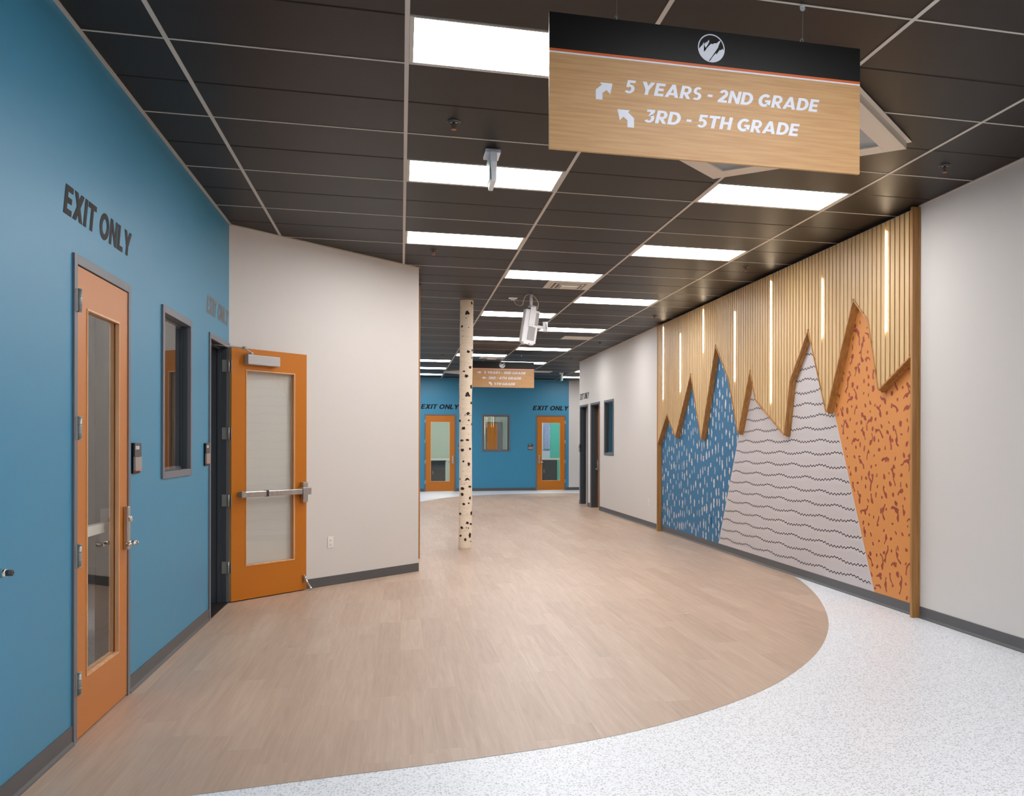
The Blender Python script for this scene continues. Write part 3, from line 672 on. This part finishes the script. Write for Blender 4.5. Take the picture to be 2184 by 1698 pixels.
def sprinkler(x, y, label):
    t = thing('sprinkler_head', label, 'sprinkler', (x,y,H), group='ceiling sprinklers')
    b = MB(); b.cyl((0,0,0),(0,0,-0.006),0.042,'hinge',n=24); b.torus((0,0,-0.006),0.034,0.006,(0,0,1),'darkgrey'); b.build('escutcheon', t)
    b = MB(); b.cyl((0,0,-0.004),(0,0,-0.024),0.011,'darkgrey',n=12)
    for s in (-1,1): b.tube([(s*0.008,0,-0.022),(s*0.014,0,-0.034),(s*0.004,0,-0.050)],0.0025,'red',6)
    b.cyl((0,0,-0.024),(0,0,-0.048),0.003,'red',n=8); b.build('sprinkler_body', t)
    b = MB(); b.cyl((0,0,-0.050),(0,0,-0.053),0.017,'red',n=16); b.build('deflector', t)
    return t
s0 = sprinkler(0.332, 6.32, 'ceiling sprinkler left of the large hanging sign')
for x, y, lb in ((3.985,6.33,'ceiling sprinkler at the upper right above the cream wall'),(0.342,10.57,'ceiling sprinkler beyond the third lit panel of the left row'),(3.973,10.57,'ceiling sprinkler over the middle of the slat wall'),
    (4.03,14.97,'ceiling sprinkler at the far end of the slat wall'),(4.0,19.2,'ceiling sprinkler above the right window'),(4.03,22.83,'ceiling sprinkler above the two right doorways'),(0.95,22.84,'ceiling sprinkler left of the birch trunk')):
    dup(s0, (x,y,H), label=lb)

# ------------------------------------------------------------------ hanging signs
def hsign(x0, x1, z0, z1, y, label, lines, arrows, wires, logo, front):
    t = thing('hanging_sign', label, 'sign', ((x0+x1)/2, y, z0))
    O = Vector(((x0+x1)/2, y, z0)); T = 0.018; yf = y-T/2
    def bx(nm, xa, xb, za, zb, m, par, pr=0.0006):
        b = MB(); b.box(xa-O.x, xb-O.x, yf-pr-O.y, yf-O.y, za-O.z, zb-O.z, m); return b.build(nm, par)
    b = MB(); b.box(x0-O.x, x1-O.x, -T/2, T/2, 0, z1-z0, 'signwood'); bd = b.build('sign_board', t, bevel=0.001)
    zb = z1-0.161
    b = MB(); b.box(x0-O.x-0.0004, x1-O.x+0.0004, -T/2-0.0008, T/2+0.0008, zb-z0, z1-z0+0.0008, 'signblack'); bb = b.build('black_band', t)
    bx('orange_stripe', x0, x1, zb-0.012, zb, 'signorange', t); bx('white_stripe', x0, x1, zb-0.019, zb-0.012, 'signwhite', t)
    # round mountain logo
    lx, lz, R = logo; b = MB(); N = 40; yq = yf-0.0016-O.y
    for k in range(N):
        a0, a1 = 2*math.pi*k/N, 2*math.pi*(k+1)/N
        b.poly([(lx-O.x+r*math.cos(a), yq, lz-O.z+r*math.sin(a)) for r, a in ((R,a0),(R,a1),(R*0.92,a1),(R*0.92,a0))], 'signwhite')
    def mount(P): b.poly([(lx-O.x+px*R, yq, lz-O.z+pz*R) for px, pz in P], 'signwhite')
    def arc(a0, a1, n=10): return [(0.93*math.cos(math.radians(a0+(a1-a0)*k/n)), 0.93*math.sin(math.radians(a0+(a1-a0)*k/n))) for k in range(n+1)]
    body = [(-0.90,-0.12),(-0.80,0.02),(-0.66,0.18),(-0.58,0.36),(-0.54,0.26),(-0.40,0.40),(-0.30,0.42),(-0.18,0.58),(-0.16,0.44),(-0.26,0.24),(-0.44,-0.04),(-0.56,-0.36),
            (-0.41,-0.12),(-0.18,0.16),(-0.02,0.32),(0.10,0.30),(0.22,0.38),(0.40,0.40),(0.56,0.56),(0.68,0.62),(0.62,0.42),(0.56,0.30),(0.50,0.10),(0.30,-0.20),(0.02,-0.62),(-0.20,-0.92)]
    P2 = body+arc(-104, -172); f = b.poly([(lx-O.x+px*R, yq, lz-O.z+pz*R) for px, pz in P2], 'signwhite')
    body2 = [(-0.12,-0.93),(0.10,-0.60),(0.34,-0.30),(0.36,-0.42),(0.48,-0.26),(0.54,-0.18),(0.62,-0.06),(0.72,-0.06),(0.84,0.06),(0.86,-0.02),(0.93,-0.02)]
    f2 = b.poly([(lx-O.x+px*R, yq, lz-O.z+pz*R) for px, pz in body2+arc(-4,-96)], 'signwhite')
    bmesh.ops.triangulate(b.bm, faces=[f, f2])
    b.build('mountain_logo', bb)
    for body_, xa, xb_, zc, cap in lines:
        lettering('sign_lettering', body_, (xa-O.x, yf-0.0008-O.y, zc-O.z), (1,0,0), xb_-xa, cap, 'signwhite', t, shear=0.24, extrude=0.0004)
    for P in arrows:
        b = MB()
        for q, Q in enumerate(P): b.prism([(px-O.x, yf-0.0010-0.00004*q-O.y, pz-O.z) for px, pz in Q], (0,0.0009,0), 'signwhite')
        b.build('arrow', t)
    for wx in wires:
        b = MB(); b.torus((wx-O.x, 0, z1-z0+0.010), 0.010, 0.0022, (1,0.3,0), 'hinge'); b.cyl((wx-O.x,0,z1-z0),(wx-O.x,0,z1-z0-0.01),0.003,'hinge')
        ey = b.build('eyelet', t)
        b = MB(); b.cyl((wx-O.x+0.004,0,z1-z0+0.02),(wx-O.x+0.006,0,H-z0-0.02),0.0008,'hinge',n=6); b.build('hanging_wire', t)
        b = MB(); b.cyl((wx-O.x+0.004,-0.002,H-z0-0.018),(wx-O.x+0.004,0.002,H-z0-0.018),0.013,'white'); b.box(wx-O.x-0.006,wx-O.x+0.014,-0.010,0.010,H-z0-0.010,H-z0-0.001,'white'); b.build('ceiling_clip', t)
    return t
def bent(x, z, s, flip):   # bent arrow pointing up-right, in a box of size s
    PP = [[(0,0),(0.40,0),(0.40,0.40),(0,0.56)], [(0,0.56),(0.40,0.40),(0.72,0.66),(0.44,0.94)], [(0.24,1.0),(1.0,1.0),(0.86,0.36)]]
    return [[(x+((1-a) if flip else a)*s, z+c*s) for a, c in P] for P in PP]
hsign(0.638, 2.167, 2.858, 3.470, 4.1973, 'large wood-look hanging sign with black band pointing to the grades, nearest the camera',
  [('5 YEARS - 2ND GRADE', 0.980, 1.953, 3.140, 0.060), ('3RD - 5TH GRADE', 1.074, 1.851, 3.014, 0.060)],
  [bent(0.850, 3.098, 0.078, False), bent(0.951, 2.984, 0.078, True)], (0.944, 1.863), (1.401, 3.389, 0.066), True)
Y2 = GY+15*GM
def flat(x, z, s, flip):
    PP = [[(0,0.33),(0.56,0.33),(0.56,0.67),(0,0.67)], [(0.50,0.0),(1.0,0.5),(0.50,1.0)]]
    return [[(x+((1-a) if flip else a)*s*1.35, z+c*s) for a, c in P] for P in PP]
hsign(1.556, 3.074, 2.875, 3.487, Y2, 'smaller far hanging wood-look sign with three lines of grades beyond the birch trunk',
  [('5 YEARS - 2ND GRADE', 1.885, 2.880, 3.196, 0.057), ('3RD - 4TH GRADE', 1.985, 2.775, 3.070, 0.057), ('5TH GRADE', 2.12, 2.63, 2.932, 0.057)],
  [flat(1.735, 3.188, 0.072, False), flat(1.845, 3.062, 0.072, True), bent(2.000, 2.922, 0.078, True)], (1.86, 2.77), (2.316, 3.405, 0.070), True)
t = thing('ceiling_bump_light', 'dark emergency light below the far hanging sign', 'light', (2.03, YB-0.02, 3.36)) if False else None

# ------------------------------------------------------------------ exit signs on the ceiling
def exit_sign(loc, rz, label):
    t = thing('exit_sign', label, 'exit sign', loc, rz, group='small ceiling exit signs')
    b = MB(); b.box(-0.055,0.055,-0.10,0.10,-0.03,0,'pw'); b.build('canopy', t, bevel=0.006)
    b = MB(); b.box(-0.024,0.024,-0.135,0.135,-0.10,-0.03,'pw'); b.prism([(-0.024,-0.135,-0.10),(0.024,-0.135,-0.10),(0.020,-0.120,-0.24),(-0.012,-0.120,-0.24)],(0,0.27,0),'pw'); hs_ = b.build('housing', t, bevel=0.003)
    b = MB(); b.box(-0.030,-0.024,-0.12,0.12,-0.225,-0.05,'exitp'); fp = b.build('face_plate', t)
    lettering('exit_letters', 'EXIT', (-0.0305, 0.095, -0.20), (0,-1,0), 0.19, 0.125, 'green', fp, shear=0)
    return t
e0 = exit_sign((0.636, 6.92, H), 0, 'small exit sign seen edge-on in front of a lit panel')
dup(e0, (4.605, 27.7, H), (0,0,0), 'small exit sign hanging near the far end of the right wall')

# ------------------------------------------------------------------ projector
t = thing('ceiling_projector', 'white projector hanging nose-down from a ceiling pole', 'projector', (1.775, 13.30, H))
b = MB(); b.cyl((0,0,0),(0,0,-0.19),0.021,'pw'); b.build('mount_pole', t)
Rb = Matrix.Translation((0.012,0.0,-0.20)) @ Matrix.Rotation(math.radians(8.5),4,'Y') @ Matrix.Rotation(math.radians(12),4,'Z')
def pbuild(b, nm, par=t, bevel=0.0):
    o = b.build(nm, par, bevel=bevel); o.data.transform(Rb); return o
b = MB(); b.box(-0.10,0.11,-0.06,0.07,-0.50,-0.03,'pw'); body = pbuild(b, 'projector_body', bevel=0.012)
b = MB(); b.box(0.055,0.105,-0.064,-0.058,-0.24,-0.06,'grille'); b.box(-0.03,0.075,-0.064,-0.058,-0.46,-0.27,'grille'); pbuild(b, 'speaker_grille', body)['label'] = 'grey mesh grille'
b = MB(); b.box(-0.04,0.035,-0.085,-0.058,-0.27,0.03,'pw'); b.box(-0.045,0.04,-0.085,0.06,0.01,0.03,'closer'); b.cyl((-0.02,-0.088,-0.24),(-0.02,-0.084,-0.24),0.005,'darkgrey',n=8); b.cyl((0.015,-0.088,-0.24),(0.015,-0.084,-0.24),0.005,'darkgrey',n=8); pbuild(b, 'mount_bracket', t, 0.003)
b = MB(); b.box(-0.08,0.07,-0.10,0.03,-0.525,-0.50,'pw'); b.cyl((0.0,-0.02,-0.53),(0,-0.02,-0.50),0.035,'darkgrey'); b.cyl((0.0,-0.101,-0.513),(0.0,-0.095,-0.513),0.008,'darkgrey'); pbuild(b, 'lens_hood', t, 0.003)
b = MB(); b.box(0.12,0.20,-0.02,0.02,-0.26,-0.22,'pw'); b.cyl((0.250,0,-0.29),(0.225,0,-0.15),0.034,'pw'); ar = pbuild(b, 'sensor_arm', t)
b = MB(); b.cyl((0.2525,0,-0.305),(0.250,0,-0.29),0.028,'darkgrey'); pbuild(b, 'sensor_eye', ar)
b = MB(); b.cyl((0.245,-0.034,-0.25),(0.232,-0.034,-0.18),0.010,'grille'); pbuild(b, 'sensor_grille', ar)
b = MB(); pts = catmull([(0.02,0,-0.01),(0.06,0,-0.05),(0.10,0,-0.12),(0.09,0,-0.20),(0.06,0.02,-0.24),(0.08,0.03,-0.27)], 5)
b.tube(pts, 0.005, 'cable'); b.build('power_cord', t)
t = thing('ceiling_outlet_box', 'small white ceiling socket with a cream cable left of the projector', 'outlet', (1.566, 13.70, H))
b = MB(); b.box(-0.06,0.06,-0.06,0.06,-0.012,0,'pw'); b.box(-0.03,0.03,-0.03,0.03,-0.03,-0.012,'pw'); b.build('cover_plate', t, bevel=0.003)
b = MB(); b.tube(catmull([(0.0,-0.01,-0.03),(0.03,-0.08,-0.10),(0.07,-0.2,-0.14),(0.10,-0.3,-0.14),(0.11,-0.34,-0.08),(0.14,-0.37,-0.02),(0.185,-0.39,0.0)], 5), 0.005, 'cable'); b.build('cable', t)

# ------------------------------------------------------------------ birch trunk
TX, TY, TR = 0.930, 14.15, 0.094
t = thing('birch_trunk', 'white birch tree trunk standing from floor to ceiling with black knots', 'tree trunk', (TX, TY, 0))
b = MB(); i_ = b.mi('bark'); rings = []; nz = 120; na = 40
from mathutils import noise as mn
def trad(a, z): return TR*(1+0.03*math.sin(z*2.1+1)) + 0.0035*mn.noise(Vector((math.cos(a)*1.2, math.sin(a)*1.2, z*6))) + 0.0018*mn.noise(Vector((math.cos(a)*3, math.sin(a)*3, z*28)))
def tcx(z): return -0.012+0.014*z/H+0.004*math.sin(z*2.3)
for k in range(nz+1):
    z = H*k/nz
    rings.append([b.bm.verts.new((tcx(z)+trad(2*math.pi*q/na, z)*math.cos(2*math.pi*q/na), trad(2*math.pi*q/na, z)*math.sin(2*math.pi*q/na), z)) for q in range(na)])
for k in range(nz):
    for q in range(na):
        f = b.bm.faces.new([rings[k][q], rings[k][(q+1)%na], rings[k+1][(q+1)%na], rings[k+1][q]]); f.smooth = True; f.material_index = i_
b.build('trunk', t)
KN = [(999.8,883,17,7,1),(981.4,898,4,6,0),(1000.8,897,4.4,4,0),(1008.0,905,2,6,0),(989.5,914,9,7,0),(985,940,8,5,0),(998,939,8,5,0),(986.8,960.3,9,7,0),(1003,957.8,5,6,0),(988.7,984.4,5,5,0),(1000.4,990.2,6,9,0),(996.9,1022,12,5,1),(1001.7,1038.4,7,5,0),(986.2,1042.3,7.5,7.5,0),(985.8,1055,6.4,8,0),(1001.7,1062.7,3.6,9,0),(989,1075.3,6.6,5.5,0),(999.4,1073.8,4.2,4,0),(981.8,1096.3,4.6,6,0),(1005,1095.1,4.2,9,0),(996.5,1115.7,6.6,6.2,0),(1004,1118.4,5,5,0),(984.9,1125.8,6.2,6.2,0),(994.6,1126,2,3.5,0),(998.8,1127,2,4,0),(982.9,1142.9,4,5.4,0),(1001.8,1142.3,5.4,12,0),(992.6,1151,5.4,7,0),(1004,1156,2.5,2.5,0),
 (1006.0,646.3,3.6,7.4,0),(997,668,11,9,1),(994.5,679,2.6,2.2,0),(986,696.7,4.4,5.4,0),(999.5,699,1.6,2.8,0),(987.4,718,2,2,0),(999.2,751,6.8,6.8,0),(1007,747,2.4,6,0),(1006.8,763.5,3,4,0),(1003.3,783.8,6.8,7,0),(990.4,792.6,6,3.4,0),(996.2,802.4,9,7.4,0),(1006,824.8,4.2,9.6,0),(998.5,842,10.6,11.4,1),(1006.6,859.8,3.4,6.4,0),(981,1022,2,5,0),(990,1033,2,2,0)]
b = MB(); ci = b.mi('knot'); rk = random.Random(3)
def knot(off, z, w_, h_, star):
    n = 16; base_a = -HP
    s = max(-0.97, min(0.97, off/TR)); a0 = base_a+math.asin(s); cs = max(0.35, math.cos(math.asin(s)))
    pts = []
    for k in range(n):
        th_ = 2*math.pi*k/n; r = 1+0.22*rk.uniform(-1,1)
        if star: r *= (0.75+0.55*abs(math.cos(th_*1.5+0.6)))
        if star and math.sin(th_) < -0.2: r *= 0.8
        da = (w_/2)*r*math.cos(th_)/TR/cs; dz = (h_/2)*r*math.sin(th_)
        if star: dz -= abs(da)*TR*0.35
        a = a0+da; zz = z+dz; R = trad(a, zz)+0.0012
        pts.append((tcx(zz)+R*math.cos(a), R*math.sin(a), max(zz,0.005)))
    R = trad(a0, z)+0.003; c = b.bm.verts.new((tcx(z)+R*math.cos(a0), R*math.sin(a0), z)); V = [b.bm.verts.new(p) for p in pts]
    for k in range(n): b.bm.faces.new([c, V[k], V[(k+1)%n]]).material_index = ci
tilt = math.atan2(TX, TY)   # the trunk is seen from this bearing
for u, v, w_, h_, s in KN:
    uc = 995.7+(v-640)*(992.2-995.7)/525
    knot((u-uc)/145.0, EYE-(v-947.4)/145.0, w_/145*0.92, h_/145*0.92, s)
for k in range(70):   # other sides and small flecks
    a = rk.uniform(0, math.pi) ; z = rk.uniform(0.1, H-0.1); s = rk.uniform(0.006, 0.03)
    n = 10; pts = []
    for q in range(n):
        th_ = 2*math.pi*q/n; da = s*math.cos(th_)/TR; zz = z+s*0.8*math.sin(th_)*rk.uniform(0.7,1.2); R = trad(a+da, zz)+0.0012
        pts.append(b.bm.verts.new((tcx(zz)+R*math.cos(a+da), R*math.sin(a+da), zz)))
    b.bm.faces.new(pts).material_index = ci
for k in range(90):   # thin lenticel lines
    a = rk.uniform(-math.pi, 0); z = rk.uniform(0.05, H-0.05); da = rk.uniform(0.08, 0.35); hh = rk.uniform(0.0008, 0.0018); P = []
    for q in range(5):
        aa = a+da*(q/4-0.5); R = trad(aa, z)+0.0011; P.append((tcx(z)+R*math.cos(aa), R*math.sin(aa), z+0.003*math.sin(q)))
    V = [b.bm.verts.new((p[0],p[1],p[2]-hh)) for p in P]+[b.bm.verts.new((p[0],p[1],p[2]+hh)) for p in P[::-1]]
    b.bm.faces.new(V).material_index = ci
b.build('bark_knots', t, fix=False)['kind'] = 'stuff'
t['_local'] = 1
for ch in t.children: ch.rotation_euler = (0,0,-tilt)

# ------------------------------------------------------------------ slat wall with mountain trim
ZG = [(16.02,1.55),(15.938,1.615),(15.428,2.055),(14.914,1.664),(14.067,2.648),(13.532,1.619),(12.869,2.974),(12.299,2.436),(11.924,1.688),(11.481,2.503),(11.278,2.107),(10.349,1.657),(10.183,2.284),(9.675,2.82),(9.208,1.884),(8.594,2.998),(8.281,2.747),(8.074,2.062),(7.487,2.332)]
def zz_at(y):
    for (ya, za), (yb, zb) in zip(ZG[:-1], ZG[1:]):
        if yb <= y <= ya: return zb+(za-zb)*(y-yb)/(ya-yb)
    return 2.0
SW = thing('slat_feature_wall', 'vertical oak slat panel with jagged mountain shaped lower edge above the mural', 'wall panel', (XR, 11.9, 0))
Oy = 11.9
b = MB(); pitch = 0.0860; y = 7.487+0.024-0.0860+0.018; ztop = H-0.035
led_y = [8.020, 9.417, 10.826, 12.146, 13.552, 14.763, 15.833]
while y < 16.02-0.02:
    y0_ = y; y = max(y, 7.487); y1 = min(y0_+pitch-0.020, 16.02)
    ys_ = sorted([y, y1]+[p[0] for p in ZG if y < p[0] < y1])
    for ya, yb in zip(ys_[:-1], ys_[1:]):
        za, zb = zz_at(ya)+0.0, zz_at(yb)+0.0
        b.hexa([(-0.070,ya-Oy,za),(-0.028,ya-Oy,za),(-0.028,yb-Oy,zb),(-0.070,yb-Oy,zb),(-0.070,ya-Oy,ztop),(-0.028,ya-Oy,ztop),(-0.028,yb-Oy,ztop),(-0.070,yb-Oy,ztop)], 'slat')
    y = y0_+pitch
b.build('slats', SW)
b = MB()
for (ya, za), (yb, zb) in zip(ZG[:-1], ZG[1:]):
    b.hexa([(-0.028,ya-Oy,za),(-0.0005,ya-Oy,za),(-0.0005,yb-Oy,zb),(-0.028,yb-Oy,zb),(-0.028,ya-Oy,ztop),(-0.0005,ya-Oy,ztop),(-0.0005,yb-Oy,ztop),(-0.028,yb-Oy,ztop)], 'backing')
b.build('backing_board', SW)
# trim boards along the zigzag (slab thickness on the mural side)
for k, ((ya, za), (yb, zb)) in enumerate(zip(ZG[:-1], ZG[1:])):
    a = Vector((0, ya-Oy, za)); c = Vector((0, yb-Oy, zb)); dd = (c-a).normalized(); nn = Vector((0, dd.z, -dd.y))
    if nn.z > 0: nn = -nn
    e = 0.0
    b = MB()
    for x0, x1, t0, t1, ex in ((-0.078, -0.001, 0.0, 0.016, 0.0), (-0.042, -0.001, 0.016, 0.028, 0.012)):
        p = [a-dd*ex+nn*t0, c+dd*ex+nn*t0, c+dd*ex+nn*t1, a-dd*ex+nn*t1]
        b.hexa([(x0,q.y,q.z) for q in p]+[(x1,q.y,q.z) for q in p], 'trim')
    b.build('mountain_trim', SW)
for ya, yb in ((7.452, 7.487), (16.020, 16.060)):
    b = MB(); b.box(-0.078, -0.014, ya-Oy, yb-Oy, 0.0, H-0.012, 'post'); b.box(-0.014, -0.0005, ya-Oy-0.006, yb-Oy+0.003, 0.0, H-0.012, 'post'); b.build('end_post', SW, bevel=0.002)
# warm light bars in the slats
LB_ = [(8.020,2.600,3.545,'warm vertical light bar nearest the right end of the slat wall'),(9.417,2.697,3.332,'short warm light bar between the two tallest grey and orange peaks'),(10.826,2.050,3.553,'longest warm light bar in the middle of the slat wall'),
 (12.146,2.400,3.352,'warm light bar just right of the tall blue peak'),(13.552,2.924,3.570,'short high warm light bar left of the tall blue peak'),(14.763,2.400,3.345,'second warm light bar from the left end of the slat wall'),(15.833,2.319,3.580,'leftmost warm light bar at the far end of the slat wall')]
for yy, z0, z1, lb in LB_:
    yy = 7.487+0.015+round((yy*0.9919-7.487-0.015)/pitch)*pitch; z0 = EYE+(z0-EYE)*0.9919; z1 = EYE+(z1-EYE)*0.9919
    t = thing('light_bar', lb, 'wall light', (XR, yy, z0), group='warm light bars between the slats')
    b = MB(); b.box(-0.075,-0.056,-0.0095,0.0095,0,z1-z0,'led'); b.build('lit_strip', t)
    b = MB(); b.box(-0.056,-0.0282,-0.0085,0.0085,-0.004,z1-z0+0.004,'closer'); b.build('channel', t)
# ------------------------------------------------------------------ mural
MU = thing('mountain_mural', 'painted mountain mural with blue, grey and orange peaks below the oak slats', 'mural', (XR, 11.9, 0))
B1 = lambda z: 12.065+(12.930-12.065)*(1.70-z)/(1.70-0.10)
B2 = lambda z: 9.160+(8.275-9.160)*(1.88-z)/(1.88-0.10)
zt = 3.12; zb0 = 0.102
def mpoly(b, P, m, dx=0.0): return b.poly([(-0.0012-dx, y-Oy, z) for y, z in P], m)
def region(name, pts):
    b = MB(); mpoly(b, pts[0], pts[1]); return b
rm = random.Random(11)
# blue
b = MB(); y1b = lambda z: B1(z) if z < 1.70 else 11.93
mpoly(b, [(16.02,zb0),(B1(zb0),zb0),(B1(1.70),1.70),(11.93,1.70),(11.93,zt),(16.02,zt)], 'mblue')
cnt = 0; tries = 0; placed = []
while tries < 9000 and cnt < 900:
    tries += 1
    y = rm.uniform(12.0, 15.98); z = rm.uniform(0.12, 3.0); h = rm.uniform(0.06, 0.15); w_ = rm.uniform(0.022, 0.060)
    if y < y1b(z)+0.03: continue
    if z > zz_at(y)+0.05: continue
    if any(abs(y-p[0]) < 0.10 and abs(z-p[1]) < 0.145 for p in placed[-900:]): continue
    placed.append((y, z)); cnt += 1
    P = []
    for k in range(7): P.append((y+w_*(0.5+0.25*rm.uniform(-1,1))*math.sin(math.pi*(k+0.4)/7)**0.45, z-h/2+h*k/6))
    for k in range(6, -1, -1): P.append((y-w_*(0.5+0.25*rm.uniform(-1,1))*math.sin(math.pi*(k+0.4)/7)**0.45-0.001, z-h/2+h*k/6))
    mpoly(b, P, 'mdash', 0.0006)
b.build('blue_peaks', MU)
# grey with wavy lines
b = MB(); mpoly(b, [(B1(zb0),zb0),(B2(zb0),zb0),(B2(1.88),1.88),(9.20,1.88),(9.20,zt),(11.93,zt),(11.93,1.70),(B1(1.70),1.70)], 'mgrey')
per = 0.76; teeth = [0.0,-0.016,-0.004,-0.024,-0.006,-0.034,-0.020,-0.046,-0.024,-0.046,-0.024,-0.046,-0.024,-0.040,-0.014,-0.036,-0.016,-0.034,-0.010,-0.020]
NT = len(teeth)
for rrow in range(-8, 14):
    zp = 1.183+rrow*0.1385; off = 0.0 if rrow % 2 == 0 else 0.38
    if zp < 0.13: continue
    k0 = int((8.0-off)/per*NT)-2; pts = []
    for k in range(0, int(6.0/per*NT)):
        y = 8.2+k*per/NT; ph = ((12.184-off-y)/per) % 1.0; idx = int(round(ph*NT)) % NT
        z = zp+teeth[idx]
        pts.append((y, z))
    lw_ = 0.0055; run = []
    def inside(y, z):
        hi = B1(z) if z < 1.70 else 11.93; lo = B2(z) if z < 1.88 else 9.20
        return lo+0.004 < y < hi-0.004 and z > zb0+0.01 and z < zz_at(y)+0.06
    for p, q in zip(pts[:-1], pts[1:]):
        if inside(*p) and inside(*q):
            a = Vector((p[0],p[1])); c = Vector((q[0],q[1])); dd = (c-a).normalized(); nn = Vector((-dd.y, dd.x))*lw_; a -= dd*0.002; c += dd*0.002
            mpoly(b, [tuple(a+nn), tuple(c+nn), tuple(c-nn), tuple(a-nn)], 'mline', 0.0006)
b.build('grey_peaks', MU)
# orange with spots
b = MB(); mpoly(b, [(B2(zb0),zb0),(7.487,zb0),(7.487,zt),(9.20,zt),(9.20,1.88),(B2(1.88),1.88)], 'morange')
def blob(y, z, w_, h_, n=9, ang_=0):
    P = []
    for k in range(n):
        th_ = 2*math.pi*k/n; r = rm.uniform(0.65, 1.15); yy, zz = w_*r*math.cos(th_), h_*r*math.sin(th_)
        P.append((y+yy*math.cos(ang_)-zz*math.sin(ang_), z+yy*math.sin(ang_)+zz*math.cos(ang_)))
    f = mpoly(b, P, 'mspot', 0.0006)
def clear(y, z): 
    lo = B2(z) if z < 1.88 else 9.20
    return 7.51 < y < lo-0.025 and z > 0.13 and z < zz_at(y)+0.05
placed = []; n_ = 0; tries = 0
while tries < 12000 and n_ < 420:
    tries += 1; y = rm.uniform(7.5, 9.25); z = rm.uniform(0.13, 3.0)
    if not clear(y, z) or any(abs(y-p[0]) < 0.085 and abs(z-p[1]) < 0.078 for p in placed): continue
    placed.append((y, z)); n_ += 1
    if rm.random() < 0.38:
        # branching squiggle
        P = [Vector((y, z))]; a_ = rm.uniform(0.9, 2.2)
        for k in range(rm.randint(3, 5)):
            a_ += rm.uniform(-0.9, 0.9); P.append(P[-1]+Vector((math.cos(a_)*0.038, math.sin(a_)*0.036)))
        W_ = [rm.uniform(0.006, 0.014) for _ in P]; W_[rm.randrange(len(W_))] = 0.024
        L_, R_ = [], []
        for k, p in enumerate(P):
            q = (P[min(k+1, len(P)-1)]-P[max(k-1, 0)]).normalized(); nn = Vector((-q.y, q.x)); L_.append(tuple(p+nn*W_[k])); R_.append(tuple(p-nn*W_[k]))
        for k in range(len(P)-1):
            if all(clear(*c) for c in (L_[k], R_[k], L_[k+1], R_[k+1])): mpoly(b, [L_[k], L_[k+1], R_[k+1], R_[k]], 'mspot', 0.0006+0.00002*k)
    else: blob(y, z, rm.uniform(0.012, 0.030), rm.uniform(0.012, 0.036), ang_=rm.uniform(-0.8, 0.8))
b.build('orange_peaks', MU)

# wooden end post on the hall side behind the angled wall
t = thing('oak_end_post', 'slim oak board standing upright behind the edge of the cream wall', 'wall trim', (0.205, 12.93, 0)); b = MB(); b.box(0,0.042,0,0.045,0.0,H-0.01,'post'); b.build('board', t, bevel=0.002)

# ------------------------------------------------------------------ things in the rooms behind the glass
def cab(loc, w_, dpt, h_, label):
    t = thing('storage_cabinet', label, 'cabinet', loc); b = MB(); b.box(0,w_,0,dpt,0.08,h_-0.04,'cabinet'); b.box(0.04,w_-0.04,0.05,dpt,0,0.08,'darkgrey'); b.build('body', t)
    b = MB(); b.box(-0.02,w_+0.02,-0.02,dpt,h_-0.04,h_,'cabinet'); b.build('top', t)
    for k in range(2):
        b = MB(); b.box(k*w_/2+0.01,(k+1)*w_/2-0.01,-0.018,0,0.10,h_-0.06,'cabinet'); dr = b.build('cabinet_door', t); b = MB(); b.box(k*w_/2+(w_/2-0.06 if k==0 else 0.04),k*w_/2+(w_/2-0.04 if k==0 else 0.06),-0.03,-0.018,h_/2,h_/2+0.12,'hinge'); b.build('handle', dr)
    return t
cab((0.55,33.6,0),0.95,0.5,0.95,'dark cabinet seen through the far left door glass')
cab((4.35,33.4,0),1.05,0.5,1.02,'dark cabinet seen through the far right door glass')
t = thing('wall_curtain', 'blue patterned fabric strip seen through the far right door glass', 'curtain', (5.18,35.17,1.35)); b = MB()
for k in range(5): b.box(0.045*k,0.045*k+0.047,-0.02-0.012*(k%2),0,0,1.6,'curtain')
b.build('fabric', t); b = MB(); b.cyl((-0.05,-0.03,1.62),(0.28,-0.03,1.62),0.012,'hinge'); b.build('curtain_rod', t)
t = thing('inner_door', 'orange door in a grey frame seen through the far window', 'door', (3.05,35.98,0))
b = MB(); b.box(0.04,0.09,-0.03,0,0,2.37,'frame'); b.box(0.48,0.64,-0.03,0,0,2.37,'frame'); b.box(0.09,0.48,-0.03,0,2.31,2.37,'frame'); b.build('door_frame', t)
b = MB(); b.box(0.09,0.48,-0.02,0,0.01,2.31,'orange'); b.build('door_panel', t)

# ------------------------------------------------------------------ scraps on the floor
for k, (x, y, lb) in enumerate(((2.96,13.86,'tiny white scrap on the floor well beyond the open door'),(2.49,8.11,'white paper scrap on the plank floor near the mural'),(2.21,7.23,'smallest white speck on the plank floor'))):
    s = (0.05,0.045,0.014)[k]; b = MB(); b.prism([(x-s/2,y,0.003),(x-s*0.1,y-s*0.25,0.003),(x+s/2,y+s*0.1,0.003),(x+s*0.15,y+s*0.12,0.003),(x-s*0.2,y+s*0.25,0.003)],(0,0,0.004 if k<2 else 0.003),'scrap')
    o = b.build('paper_scrap', mw=(x,y,0.0015)); tag(o, lb, 'scrap', 'white scraps on the floor')
for o in bpy.data.objects:
    if '_local' in o: del o['_local']
    if o.type == 'EMPTY' and o.get('kind') == 'structure' and 'category' in o: del o['category']
